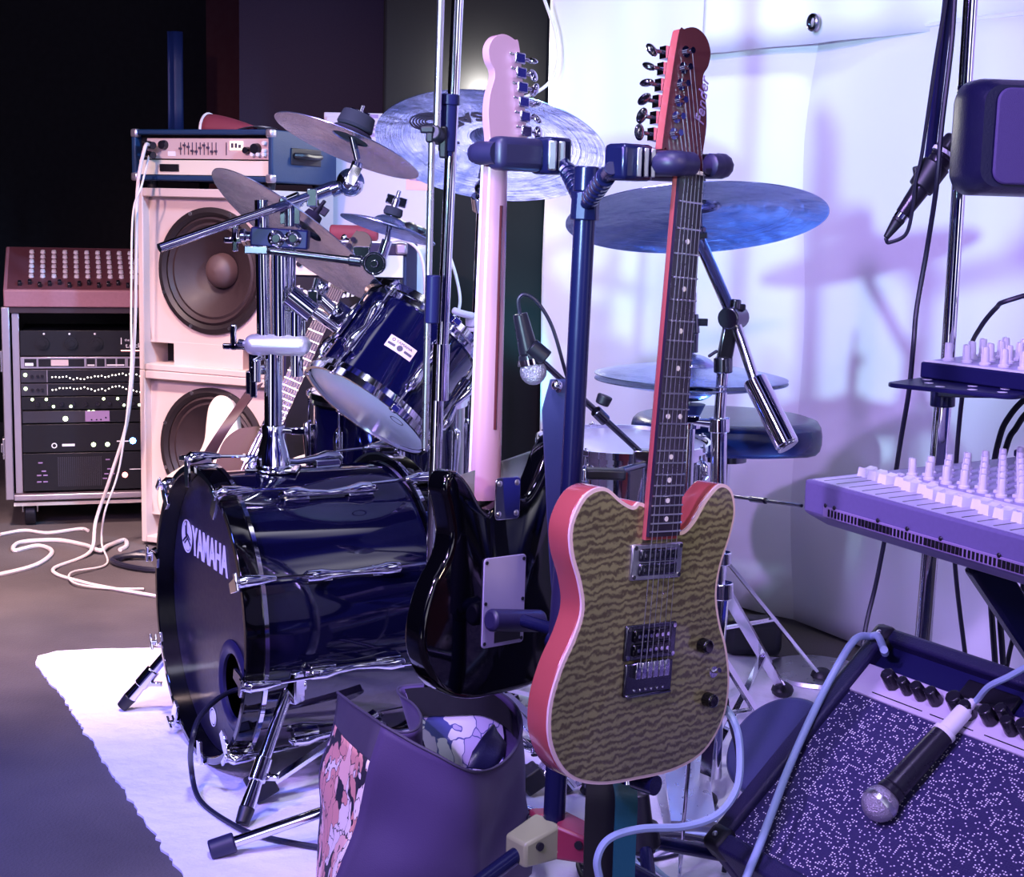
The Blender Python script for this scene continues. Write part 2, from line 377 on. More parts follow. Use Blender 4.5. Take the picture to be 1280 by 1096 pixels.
# drape strip: blue light put into its colour, cut off where that light fades
a = P(219, 100, 5.9)
solo('drape_strip', 'narrow strip of drape, blue light put into its colour, far behind the amplifier head', 'drape', MB().grid([[V((a.x-.03+.06*i/6, a.y+.006*math.sin(i*1.4), z)) for i in range(7)] for z in (1.33, 1.45, 1.6, 1.74)]), 'drape_lit_blue', (a.x, a.y, 1.74)).modifiers.new('thick', 'SOLIDIFY').thickness = .006
a = P(258, 100, 6.3); c = P(310, 100, 6.3); struct('wall_red_glow', MB().bb((a.x, 6.3, 0), (c.x, 6.4, 2.2)), mat('red_glow_paint', (.03, .003, .006), .9))  # added panel, the red glow in the dark put into its colour
# curtains along the slanted back-right side
C0 = V((.10, 4.72, 0)); CD = V((.62, -.78, 0)).normalized(); CN = V((CD.y, -CD.x, 0))       # CN points to the audience side
def curtain(name, label, u0, u1, z0, z1, off, amp, fold, seed, hem=None, sag=0.):
    nu = int((u1-u0)*70)+2; nz = 26; rows = []
    for j in range(nz+1):
        row = []
        for i in range(nu+1):
            u = u0+(u1-u0)*i/nu; z = z0+(z1-z0)*j/nz
            if sag: z += sag*math.sin(u*2.2+seed)*(j/nz)
            d = amp*(math.sin(u*fold+seed)+.6*math.sin(u*fold*2.3+1.7*seed+z*.4)) + .02*NZ.noise(V((u*2.2, z*1.6, seed)))
            row.append(C0+CD*u+CN*((-.05+min(.14, (u-u0)*.17) if hem else off)+d)+V((0, 0, z)))
        rows.append(row)
    mb = MB().grid(rows); o = solo(name, label, 'curtain', mb, 'curtain_white', C0+CD*u0)
    s = o.modifiers.new('thick', 'SOLIDIFY'); s.thickness = .006
    return o
curtain('stage_curtain', 'tall white curtain falling in soft folds just right of the grey pillar', 0, 1.5, .01, 3.3, 0, .009, 9, .4)
lo = curtain('hanging_sheet', 'smooth white sheet with a straight top hem behind the microphone stand', .80, 3.0, .01, 1.53, .09, .006, 4, 2.2, hem=True)
hm = MB().tube([C0+CD*u+CN*(-.05+min(.14, (u-.8)*.17)+.006*math.sin(u*4+2.2)+.004)+V((0, 0, 1.53)) for u in [.8+.05*i for i in range(45)]], .006, 6)
part('hem', hm, 'curtain_white', lo, world=True)
up = curtain('gathered_drape', 'creased pale upper drape with a metal eyelet above the white sheet', .70, 3.0, 1.515, 3.3, .062, .009, 11, 5.1)
g = Pp(1016, 28, C0+CN*.088, CN); gm = zframe(g, CN)
gr = MB(); gr.tube([gm @ V((.013*math.cos(t*PI/9), .017*math.sin(t*PI/9), .0)) for t in range(18)], .006, 8, True)
o_ = part('eyelet', gr, 'steel_dark', up, world=True, label='dark metal eyelet')
# rug
pts = []
edge = [(230, 1100), (190, 1040), (160, 1000), (128, 950), (100, 908), (72, 865), (45, 832), (47, 822), (70, 816), (120, 813), (185, 812)]
pp = [Pz(x, y, 0) for x, y in edge]
pp = [Pz(262, 1160, 0)]+pp+[V((-.3, 3.5, 0)), V((.3, 3.62, 0)), V((.86, 3.5, 0)), V((1.3, 2.9, 0)), V((1.2, 2.2, 0)), V((.8, 1.7, 0))]
fine = []
for i in range(len(pp)):
    a_, b_ = pp[i], pp[(i+1) % len(pp)]; n = max(2, int((b_-a_).length/.012))
    for k in range(n):
        p = a_.lerp(b_, k/n); q = NZ.noise(p*22)*.007+NZ.noise(p*90)*.004+random.uniform(-.002, .002); fine.append((p.x+q, p.y+q*.6))
solo('floor_rug', 'white canvas rug with frayed edges under the drum kit', 'rug', MB().prism(fine, .0005, .005), 'rug_white', (pp[0].x, pp[0].y, 0))
# crumbs / lint on the dark floor
# ================================================================ LEFT: RACK CASE
def rackframe(): return yawframe(Pz(10, 662, 0), (.957, .29))
RF = rackframe(); RWd = .56; RDp = .48; RZ0 = .10; RZ1 = .735
rk = thing('rack_case', 'open black rack case on casters packed with lit audio units', 'rack case', RF)
b = MB(); t = .02
b.bb((0, 0, RZ0), (RWd, RDp, RZ0+t)); b.bb((0, 0, RZ1-t), (RWd, RDp, RZ1)); b.bb((0, 0, RZ0+t), (t, RDp, RZ1-t)); b.bb((RWd-t, 0, RZ0+t), (RWd, RDp, RZ1-t)); b.bb((t, RDp-t, RZ0+t), (RWd-t, RDp, RZ1-t))
part('case_body', b, 'case_ply', rk, .002)
b = MB()
for x in (-.004, RWd-.022): b.bb((x, -.006, RZ0), (x+.026, .02, RZ1))
b.bb((.022, -.006, RZ0-.004), (RWd-.022, .02, RZ0+.016))
part('edge_trim', b, 'alu', rk, .003, label='aluminium edging')
b = MB(); 
for x in (.028, RWd-.05): b.bb((x, .012, RZ0+.02), (x+.022, .03, RZ1-.02))
part('rack_rail', b, 'alu', rk, .001)
for z in (RZ0+.13, RZ0+.42):
    q = MB(); q.bb((-.012, .03, z), (-.001, .09, z+.07)); q.cyl((-.014, .06, z+.035), (-.005, .06, z+.035), .016); q.bb((-.018, .05, z+.02), (-.012, .07, z+.05))
    part('latch', q, 'brushed', rk, .002)
for x in (.07, RWd-.10):
    for y in (.07, RDp-.07):
        cs = part('caster', MB().bb((x-.03, y-.035, RZ0-.012), (x+.03, y+.035, RZ0-.0005)).bb((x-.026, y-.012, .045), (x-.02, y+.03, RZ0-.012)).bb((x+.02, y-.012, .045), (x+.026, y+.03, RZ0-.012)), 'brushed', rk, .002)
        part('wheel', MB().cyl((x-.018, y+.01, .042), (x+.018, y+.01, .042), .042, n=24), 'rubber', cs, .004)
part('skid_board', MB().bb((.02, .01, RZ0-.024), (RWd-.02, RDp-.02, RZ0-.0125)), 'panel_cream', rk)
UX0, UX1 = .052, RWd-.052
def unit(name, label, z0, z1, material, y=.004):
    u = thing(name, label, 'rack unit', RF @ T(UX0, y, z0)); w = UX1-UX0; h = z1-z0
    part('faceplate', MB().bb((0, 0, .001), (w, .006, h-.001)), material, u, .001)
    part('chassis', MB().bb((.008, .006, .003), (w-.008, .3, h-.003)), 'rack_black', u)
    return u, w, h
def leds(u, pts, r, material, name='indicator_light'):
    for i, (x, z) in enumerate(pts):
        part(name, MB().cyl((x, -.0025, z), (x, .001, z), r, n=8), material, u)
def dials(u, pts, r, material='knob_dark', d=.014):
    s = None
    for x, z in pts:
        if s is None: s = part('dial', MB().cyl((0, -d, 0), (0, 0, 0), r*.85, r, n=14).bb((-.0008, -d-.0006, 0), (.0008, -d, r*.8)), material, u); s.matrix_local = T(x, 0, z); W[s] = W[u] @ T(x, 0, z)
        else: inst(s, u, T(x, 0, z))
# units from the top down
u, w, h = unit('power_conditioner', 'top rack unit, black with three dim dials and a small white maker name', .575, .66, 'rack_black')
for x in (.07, .16, .24):
    part('dial', MB().cyl((x, -.012, h*.5), (x, 0, h*.5), .02, n=24).cyl((x, -.02, h*.5), (x, -.012, h*.5), .011, n=16), 'rack_black', u)
leds(u, [(.075, h-.012), (.155, h-.012), (.235, h-.012)], .0035, 'print_white')
q = MB().text('the', .012, T(.338, -.001, h*.62) @ Rx(PI/2)); q.text('t.racks', .022, T(.362, -.001, h*.4) @ Rx(PI/2)); q.bb((.318, -.0015, h*.62-.014), (.3205, 0, h*.62+.008)); part('maker_name', q, 'print_white', u, label='white lettering')
part('light_strip', MB().bb((.318, -.002, .016), (w-.005, 0, .019)), 'led_red', u)
u, w, h = unit('patch_drawer', 'silver framed rack panel with windowed compartments below the top unit', .533, .573, 'alu')
b = MB()
for x0, x1 in ((.012, .05), (.056, .20), (.207, .235), (.24, .265), (.27, .3), (.305, .33), (.34, .43)): b.bb((x0, -.0015, .007), (x1, .001, h-.007))
part('window', b, 'rack_black', u)
part('orange_card', MB().bb((.095, -.003, .01), (.15, -.0016, h-.01)), 'panel_pink', u, label='tan card')
part('button_strip', MB().bb((.014, -.004, .01), (.04, -.0016, .02)).bb((.21, -.003, .009), (.233, -.0016, .014)).bb((.272, -.003, .009), (.328, -.0016, .014)), 'print_white', u)
def eq(label, z0, z1, seed):
    u, w, h = unit('graphic_equalizer', label, z0, z1, 'rack_grey'); rr = random.Random(seed)
    part('slider_field', MB().bb((.085, -.001, .003), (w-.004, .001, h-.003)), 'rack_black', u)
    z = h*.5; lv = []
    for i in range(30):
        z += rr.uniform(-.006, .006); z = min(h*.78, max(h*.25, z)); lv.append((.098+i*.0112, z))
    leds(u, lv, .0024, 'led_white', 'slider_light'); leds(u, [(.014, h*.6)], .006, 'led_green')
    part('divider', MB().bb((.081, -.002, .002), (.083, 0, h-.002)), 'alu', u)
    dials(u, [(.035, h*.5), (.052, h*.5), (.066, h*.5)], .005, d=.008)
eq('upper of two equalizers with rows of tiny white slider lights', .487, .531, 3)
eq('lower of two equalizers, its slider lights in a zigzag row', .443, .485, 11)
u, w, h = unit('compressor_unit', 'black rack unit with many small dials and eight green-white lights', .397, .441, 'rack_black')
dials(u, [(.05+i*.038, h*.45) for i in range(10)], .008)
leds(u, [(.034, h*.8), (.078, h*.8), (.1, h*.25), (.155, h*.25), (.26, h*.8), (.305, h*.8), (.325, h*.3), (.375, h*.3)], .0048, 'led_green')
u, w, h = unit('wireless_receiver', 'grey rack unit with a small pale display and three bright green lights', .352, .395, 'rack_black')
part('panel', MB().bb((.004, -.002, .003), (.2, .001, h-.003)), 'rack_grey', u); part('display', MB().bb((.2, -.003, .005), (.278, .001, h-.003)), 'print_violet', u, label='pale display')
leds(u, [(.137, h*.35), (.391, h*.5)], .0085, 'led_green'); leds(u, [(.208, h*.55), (.212, h*.82), (.226, h*.82)], .007, 'led_green')
dials(u, [(.22, h*.25), (.236, h*.25), (.25, h*.25), (.266, h*.4)], .003, d=.004)
u, w, h = unit('amplifier_unit', 'tall black rack amplifier with one bright blue light', .255, .35, 'rack_black')
q = MB().lathe([(.006, 0), (.009, 0), (.009, .001), (.006, .001)], T(.1, -.001, h*.24) @ Rx(PI/2), 20, True); q.bb((.125, -.0015, h*.21), (.165, .001, h*.29)); part('maker_name', q, 'print_white', u)
leds(u, [(.225, h*.25), (.27, h*.25)], .0075, 'led_green'); leds(u, [(.352, h*.36)], .011, 'led_blue'); part('label_line', MB().bb((.3, -.0015, h*.33), (.338, .001, h*.37)), 'print_white', u)
u, w, h = unit('power_amplifier', 'lowest rack unit, a dark power amplifier with one red light and a square emblem', .125, .253, 'rack_black')
b = MB()
for i in range(22): b.bb((.11+i*.0065, -.003, .015), (.1135+i*.0065, 0, h-.015))
part('vent_grille', b, 'rack_grey', u)
leds(u, [(.325, h*.38)], .0095, 'led_red')
q = MB()
for x, z in ((.055, .75), (.065, .53), (.05, .42), (.07, .42), (.05, .25), (.07, .25), (.27, .8), (.275, .55), (.265, .42), (.285, .42), (.26, .3)): q.bb((x-.007, -.0015, h*z-.002), (x+.007, .001, h*z+.002))
part('legend', q, 'print_violet', u)
q = MB().bb((.34, -.0015, h*.52), (w-.006, .001, h*.535)); q.bb((.405, -.0015, h*.56), (.407, .001, h*.78)).bb((.425, -.0015, h*.56), (.427, .001, h*.78)).bb((.407, -.0015, h*.56), (.425, .001, h*.575)).bb((.407, -.0015, h*.765), (.425, .001, h*.78)).text('EV', .012, T(.416, -.001, h*.67) @ Rx(PI/2) @ Rz(-.6)); part('maker_emblem', q, 'print_white', u)
# mixing console on the rack
MF = RF @ T(.005, -.01, RZ1+.0005)
mx_ = thing('mixing_console', 'reddish mixing desk with rows of pale knobs tilted on top of the rack case', 'mixer', MF)
sl = .30; mw = .55; a0, a1 = .055, .185; dep = .34
body = MB().add([(0, 0, 0), (0, dep, 0), (0, dep, a1), (0, 0, a0), (mw, 0, 0), (mw, dep, 0), (mw, dep, a1), (mw, 0, a0)], [(0, 3, 2, 1), (4, 5, 6, 7), (0, 4, 7, 3), (1, 2, 6, 5), (3, 7, 6, 2), (0, 1, 5, 4)])
part('body', body, 'console_red' if 'console_red' in MATS else 'panel_pink', mx_, .004).data.materials[0] = mat('console_red', (.34, .16, .2), .45, nscale=90, namt=.15)
tilt = math.atan2(a1-a0, dep); TS = T(0, 0, a0) @ Rx(tilt); L_ = math.hypot(dep, a1-a0)
kn = None
part('panel', MB().bb((.012, .008, .0003), (mw-.012, L_-.008, .0012), TS), mat('console_panel', (.13, .045, .06), .5), mx_)
for i in range(10):
    for j in range(6):
        m_ = TS @ T(.085+i*.036, .105+j*.041, .001)
        if kn is None: kn = part('channel_knob', MB().cyl((0, 0, 0), (0, 0, .009), .0088, .007, n=10), 'knob_white', mx_); kn.matrix_local = m_
        else: inst(kn, mx_, m_)
fd = None
for i in range(12):
    m_ = TS @ T(.05+i*.031, .04+.012*math.sin(i*2.1), 0)
    if fd is None: fd = part('fader_cap', MB().bb((-.006, -.010, 0), (.006, .010, .014)), 'knob_dark', mx_, .002); fd.matrix_local = m_
    else: inst(fd, mx_, m_)
b = MB()
for i in range(12): b.bb((.049+i*.031, .012, .0004), (.051+i*.031, .072, .001), TS)
part('fader_slot', b, 'knob_dark', mx_)
kb = None
for i in range(3):
    for j in range(2):
        m_ = TS @ T(.43+i*.034, .16+j*.06, 0)
        if kb is None: kb = part('master_knob', MB().cyl((0, 0, 0), (0, 0, .02), .013, .011, n=12), 'knob_white', mx_); kb.matrix_local = m_
        else: inst(kb, mx_, m_)
part('button_field', MB().bb((.42, .05, 0), (.52, .12, .006), TS).bb((.46, .24, 0), (.5, .3, .02), TS), 'panel_pink', mx_)
# ================================================================ SPEAKER CABINETS + AMP HEAD
CF = yawframe(Pz(177, 681, 0), (.92, -.40)); CW, CDp, CH = .482, .366, .562
def cabinet(label, z0, hfeet):
    c = thing('speaker_cabinet', label, 'speaker cabinet', CF @ T(0, 0, z0)); h = CH
    t = .02; b = MB(); b.bb((0, 0, hfeet), (t, CDp, h)); b.bb((CW-t, 0, hfeet), (CW, CDp, h)); b.bb((t, 0, h-t-.006), (CW-t, CDp, h)); b.bb((t, 0, hfeet), (CW-t, CDp, hfeet+t)); b.bb((t, CDp-t, hfeet+t), (CW-t, CDp, h-t-.006))
    part('carcass', b, 'cab_paint', c, .003)
    bx0, bx1, bz0, bz1 = t, CW-t, hfeet+t, h-t-.006
    pz = .07; cxp, czp = CW/2+.012, hfeet+.315; hole = .172
    # baffle with a round hole
    n = 48; ring = [V((cxp+hole*math.cos(2*PI*i/n), .032, czp+hole*math.sin(2*PI*i/n))) for i in range(n)]
    rect = []
    for i in range(n):
        dx, dz = math.cos(2*PI*i/n), math.sin(2*PI*i/n); s_ = min((bx1-cxp if dx > 0 else cxp-bx0)/max(1e-6, abs(dx)), (bz1-czp if dz > 0 else czp-bz0-pz)/max(1e-6, abs(dz))); rect.append(V((cxp+dx*s_, .032, czp+dz*s_)))
    b = MB().add(ring+rect, [(i, (i+1) % n, n+(i+1) % n, n+i) for i in range(n)])
    for (qx, qz) in ((bx0, bz0+pz), (bx1, bz0+pz), (bx0, bz1), (bx1, bz1)):
        i0 = min(range(n), key=lambda i: (rect[i]-V((qx, .032, qz))).length); near = sorted(range(n), key=lambda i: (rect[i]-V((qx, .032, qz))).length)[:2]
        b.add([rect[near[0]], rect[near[1]], V((qx, .032, qz))], [(0, 1, 2)])
        for k in near:
            for k2 in ((k+1) % n, (k-1) % n):
                if abs(rect[k].x-qx) < .06 and abs(rect[k].z-qz) < .06: b.add([rect[k], rect[k2], V((qx, .032, qz))], [(0, 1, 2)])
    b.bb((bx0+.09, .03, bz0), (bx0+.345, .12, bz0+pz)); b.bb((bx0, .031, bz0+pz-.004), (bx1, .05, bz0+pz+.001))
    bo = part('baffle', b, 'cab_paint', c)
    b = MB().bb((bx0, .12, bz0), (bx1, .13, bz1)); part('port_back', b, 'rack_black', c)
    sp = part('speaker', MB().lathe([(.193, .0), (.193, -.008), (.178, -.012), (.166, -.004), (.166, .02)], T(cxp, .031, czp) @ Rx(-PI/2), 56).lathe([(.193, 0), (.15, .02)], T(cxp, .031, czp) @ Rx(-PI/2), 56), 'cone_edge', c, label='black speaker rim')
    part('cone', MB().lathe([(.166, .0), (.158, -.008), (.148, .004), (.140, .0), (.128, .012), (.05, .065), (.0501, .069), (0, .07)], T(cxp, .031, czp) @ Rx(-PI/2), 56), 'cone', sp)
    part('dust_cap', MB().lathe([(.055, .058), (.052, .04), (.04, .024), (.02, .014), (0, .011)], T(cxp, .031, czp) @ Rx(-PI/2), 32), 'dust_cap', sp)
    s_ = MB()
    for k in range(8):
        a_ = PI/8+k*PI/4; s_.cyl((cxp+.185*math.cos(a_), .018, czp+.185*math.sin(a_)), (cxp+.185*math.cos(a_), .026, czp+.185*math.sin(a_)), .006, n=8)
    part('mounting_screw', s_, 'brushed', sp)
    if hfeet:
        for x in (.05, CW-.05):
            for y in (.05, CDp-.05): part('foot', MB().cyl((x, y, 0), (x, y, hfeet+.001), .02, .022), 'rubber', c)
    return c
cabinet('lower pale speaker cabinet standing on the floor behind the bass drum', 0, .012)
cabinet('upper pale speaker cabinet with its round black cone in full view under the amplifier head', CH+.0005, 0)
AF = CF @ T(-.012, -.01, 2*CH+.001); AW, AD, AH = .508, .37, .175
am = thing('bass_amplifier', 'bass amplifier head with slider panel and blue-black sides on the upper speaker cabinet', 'amplifier', AF)
t = .016; b = MB(); f0 = .022
b.bb((0, 0, f0), (t, AD, AH)); b.bb((AW-t, 0, f0), (AW, AD, AH)); b.bb((t, 0, AH-t), (AW-t, AD, AH)); b.bb((t, 0, f0), (AW-t, AD, f0+t)); b.bb((t, AD-t, f0+t), (AW-t, AD, AH-t))
part('shell', b, 'tolex_teal', am, .004)
for x in (.04, AW-.04):
    for y in (.05, AD-.05): part('foot', MB().cyl((x, y, 0), (x, y, f0+.001), .015, .017), 'rubber', am)
for x in (-.002, AW-.024):
    for z in (f0-.002, AH-.024): 
        q = MB().bb((x, -.004, z), (x+.026, .022, z+.026)); part('corner_guard', q, 'alu', am, .007, seg=3)
px0, px1, pz0, pz1 = .05, AW-.02, f0+.066, AH-.026
part('control_panel', MB().bb((px0, .012, pz0), (px1, .03, pz1)), 'panel_pink', am, .001)
part('lower_panel', MB().bb((.022, .010, f0+.018), (AW-.018, .03, pz0-.004)), 'panel_cream', am, .001)
part('recess', MB().bb((t, .03, f0+t), (AW-t, .05, AH-t)), 'rack_black', am)
part('switch_window', MB().bb((.1, .006, f0+.028), (.17, .0102, f0+.05)), 'rack_black', am, .001)
sl_ = None
for i in range(10):
    x = .175+i*.0142; zz = (pz0+pz1)/2+.010*math.sin(i*1.3)
    part('eq_slider', MB().bb((x-.0012, .0105, pz0+.012), (x+.0012, .0121, pz1-.012)).bb((x-.004, .006, zz-.003), (x+.004, .012, zz+.003)), 'print_dark', am)
part('eq_slider', MB().bb((.338, .0105, pz0+.012), (.341, .0121, pz1-.012)), 'print_dark', am)
part('display', MB().bb((.352, .010, pz1-.034), (.398, .0121, pz1-.008)), 'lcd_glow', am)
q = MB().bb((.357, .0092, pz1-.028), (.366, .0101, pz1-.014)).bb((.370, .0092, pz1-.028), (.379, .0101, pz1-.014)).bb((.383, .0092, pz1-.028), (.392, .0101, pz1-.018)); part('display_text', q, 'print_dark', am)
def dial(x, z, r, m_='knob_dark'): part('control_knob', MB().cyl((x, -.004, z), (x, .012, z), r*.85, r, n=18), m_, am)
dial(.446, pz1-.03, .017); dial(.414, pz0+.026, .011); dial(.115, pz1-.02, .015)
for x, z in ((.438, pz0+.014), (.458, pz0+.014), (.478, pz0+.014), (.478, pz1-.036), (.478, pz1-.014)): dial(x, z, .0065, 'knob_white')
for z in (pz0+.014, pz1-.018): part('input_plug', MB().cyl((.06, .012, z), (.06, -.012, z), .010).cyl((.06, -.012, z), (.105, -.03, z-.006), .008, .011), 'knob_dark', am)
part('button_field', MB().bb((.128, .0105, pz0+.008), (.155, .0121, pz0+.022)), 'print_white', am)
hd = part('side_handle', MB().bb((AW-.001, .10, f0+.055), (AW+.004, .27, f0+.105)), 'rubber', am, .003)
part('grip', MB().tube(catmull([(AW+.003, .115, f0+.082), (AW+.024, .14, f0+.082), (AW+.026, .185, f0+.080), (AW+.024, .23, f0+.082), (AW+.003, .255, f0+.082)], 6), .009, 8), 'rubber', hd)
# pouch / cap on the amplifier
PF = AF @ T(.23, .15, AH+.0005)
cp = thing('peaked_cap', 'crumpled red cap with a pale rim lying on the amplifier head', 'cap', PF)
rows = []
for j in range(9):
    t_ = j/8; rr = .043*(1-.72*t_**1.5)
    rows.append([V((-.05+.17*t_, -rr*1.1*math.cos(PI*k/14), .002+rr*1.25*math.sin(PI*k/14))) for k in range(15)])
o_ = part('crown', MB().grid(rows), 'fabric_red', cp); o_.modifiers.new('thick', 'SOLIDIFY').thickness = .003
part('rim', MB().tube(rows[0], .0045, 8), 'cable_white', cp, label='pale rim')
part('peak', MB().grid([[V((.08+.10*t_, y*(1-.35*t_*t_), .006+.012*math.sin(t_*2.4)-.9*y*y)) for y in (-.05, -.03, -.01, .01, .03, .05)] for t_ in (0, .25, .5, .75, 1)]), 'cable_white', cp)
part('strap', MB().strip([V((-.12+.02*i, .03*math.sin(i*.9), .003)) for i in range(6)], V((0, .012, 0)), .003), 'cable_white', cp)
# cables hanging from the amplifier head to the floor
pa = [AF @ V((.09, -.03, pz1-.022)), P(181, 185, 4.5), P(172, 235, 4.5), P(170, 330, 4.5), P(168, 420, 4.5), P(160, 520, 4.5), P(140, 590, 4.52), P(120, 650, 4.55), Pz(112, 690, .012), Pz(66, 712, .006), Pz(105, 728, .006), Pz(172, 741, .006), Pz(240, 752, .006)]
cable('amp_cable', 'thick white cable drooping from the amplifier input down to the floor', pa, .0055, 'cable_white')
pa = [AF @ V((.09, -.03, pz0+.01)), P(177, 232, 4.47), P(166, 270, 4.47), P(164, 380, 4.47), P(163, 470, 4.47), P(150, 580, 4.5), P(131, 640, 4.5), P(127, 678, 4.52), Pz(133, 705, .006), Pz(90, 715, .014), Pz(92, 728, .012), Pz(130, 735, .006), Pz(180, 736, .006)]
cable('amp_cable', 'thin pale cable hanging close beside the thicker one in front of the rack', pa, .0032, 'cable_white')
pa = [Pz(-40, 724, .006), Pz(0, 718, .006), Pz(45, 706, .006), Pz(65, 690, .006), Pz(48, 682, .006), Pz(18, 688, .006), Pz(25, 678, .006), Pz(70, 675, .006), Pz(105, 681, .006), Pz(125, 688, .014), Pz(135, 682, .012), Pz(155, 675, .006), Pz(158, 682, .006), Pz(150, 687, .006)]
cable('floor_cable', 'white cable snaking in a flat S across the floor before the rack', pa, .007, 'cable_white')
pa = [Pz(0, 668, .006), Pz(30, 663, .006), Pz(60, 666, .006), Pz(100, 661, .006), Pz(110, 663, .006)]
cable('floor_cable', 'faint grey cable on the dark floor directly under the rack', pa, .006, 'cable_white')
pa = [Pz(150, 698, .01), Pz(180, 690, .012), Pz(215, 700, .01), Pz(200, 712, .01), Pz(160, 708, .01), Pz(140, 700, .01), Pz(165, 694, .016), Pz(205, 696, .012)]
cable('floor_cable', 'dark cable coiled at the foot of the lower speaker cabinet', pa, .009, 'cable_dark')
# ================================================================ WHITE CABINET + GUITAR AMP BEHIND THE KIT
a = P(404, 300, 4.82); c = P(536, 300, 4.82); zt = P(404, 140, 4.82).z
wc = thing('storage_cabinet', 'tall white cabinet with printed sheets behind the small cymbals', 'cabinet', T(a.x, 4.82, 0))
wd = c.x-a.x
part('carcass', MB().bb((0, 0, 0), (wd, .11, zt)), 'cabinet_white', wc, .003)
part('door', MB().bb((.01, -.012, .05), (wd-.01, -.0005, zt-.012)), 'cabinet_white', wc, .002)
b = MB()
for k, (y0, y1) in enumerate(((143, 148), (156, 158), (160, 163), (166, 171))):
    p0 = P(460-(k % 2)*6, y0, 4.808); p1 = P(473, y1, 4.808); b.bb((p0.x-a.x, -.0145, p1.z), (p1.x-a.x, -.0135, p0.z))
for x0, x1, y in ((440, 458, 209), (460, 473, 211), (512, 528, 224), (520, 530, 225)):
    p0 = P(x0, y, 4.808); p1 = P(x1, y, 4.808); b.bb((p0.x-a.x, -.0145, p0.z-.003), (p1.x-a.x, -.0135, p0.z))
part('printed_lines', b, 'print_violet', wc)
p0 = P(508, 213, 4.808); p1 = P(536, 238, 4.808)
part('orange_notice', MB().bb((p0.x-a.x, -.0135, p1.z), (wd-.004, -.0125, p0.z)), mat('notice', (.8, .42, .36), .6), wc)
# combo behind
GF = yawframe(V((P(352, 600, 4.25).x, 4.25, 0)), (1, -.06)); gw = P(507, 400, 4.25).x-P(352, 400, 4.25).x; gz = P(440, 303, 4.25).z
gc = thing('guitar_combo', 'black guitar combo with cream control strip and white script name behind the rack tom', 'amplifier', GF)
part('cabinet_box', MB().bb((0, .02, .015), (gw, .26, gz)), 'tolex_black', gc, .006)
z0 = P(440, 345, 4.25).z; z1 = P(440, 318, 4.25).z
part('control_strip', MB().bb((.01, .004, z0), (gw-.01, .02, z1)), 'panel_cream', gc)
part('grille', MB().bb((.01, .01, .04), (gw-.01, .02, z0-.006)), 'rack_black', gc)
part('top_sheet', MB().bb((.01, .03, gz), (gw-.01, .25, gz+.004)), 'paper', gc, label='pale top')
for i in range(8): part('control_knob', MB().cyl((.05+i*.03, -.006, (z0+z1)/2), (.05+i*.03, .004, (z0+z1)/2), .008, n=12), 'knob_dark', gc)
part('script_name', MB().text('Marshall', .064, T(P(396, 365, 4.25).x-P(352, 365, 4.25).x, .008, z0-.05) @ Rx(PI/2) @ Rz(.12), shear=.3, bold=.0012), 'print_white', gc, label='white script name')
part('corner_guard', MB().bb((gw-.03, -.002, gz-.03), (gw+.002, .03, gz+.002)), 'alu', gc, .006)
# things lying on the combo
tp = GF @ V((.19, .1, gz+.004))
solo('rolled_bag', 'small dark red roll lying on the guitar combo', 'bag', MB().cyl(tp+V((-.07, 0, .022)), tp+V((.07, 0, .022)), .022, n=20), 'fabric_red', tp, bevel=.006)
q = MB(); q.tube(catmull([tp+V((.08, -.01, .022)), tp+V((.10, -.01, .07)), tp+V((.14, 0, .05)), tp+V((.2, .01, .03)), tp+V((.15, .03, .012)), tp+V((.09, -.04, .05))], 6), .011, 8); q.sph(tp+V((.16, 0, .03)), .028); q.sph(tp+V((.2, .02, .022)), .02)
solo('headphones', 'tangle of black headphones beside the red roll on the combo', 'headphones', q, 'rubber', tp+V((.12, 0, 0)))
# pale blue fabric-covered case right of the combo
a = P(497, 320, 4.6); c = P(532, 320, 4.6)
solo('light_case', 'pale rounded case standing between the guitar combo and the dark pillar', 'case', MB().bb((a.x, 4.5, .0), (c.x, 4.72, P(515, 308, 4.6).z)), 'cabinet_white', (a.x, 4.6, 0), bevel=.02)
pa = [P(486, 302, 4.22), P(505, 300, 4.22), P(524, 315, 4.22), P(531, 350, 4.22), P(531, 420, 4.22), P(527, 500, 4.22), P(524, 640, 4.24), Pz(520, 735, .006), Pz(505, 738, .006)]
cable('combo_cable', 'white cable arching off the guitar combo beside the pale case', pa, .0045, 'cable_white')
pa = [P(563, 322, 4.7), P(570, 345, 4.7), P(575, 372, 4.7), P(572, 390, 4.7), P(560, 402, 4.7), P(545, 420, 4.7)]
cable('pillar_cable', 'white cable curling down in front of the dark pillar', pa, .005, 'cable_white')
pa = [P(679, -5, 4.6), P(694, 40, 4.6), P(697, 75, 4.6), P(690, 98, 4.6), P(676, 112, 4.6), P(655, 122, 4.62)]
cable('wall_wire', 'thin white wire looping out from the pillar edge over the curtain', pa, .005, 'cable_white')
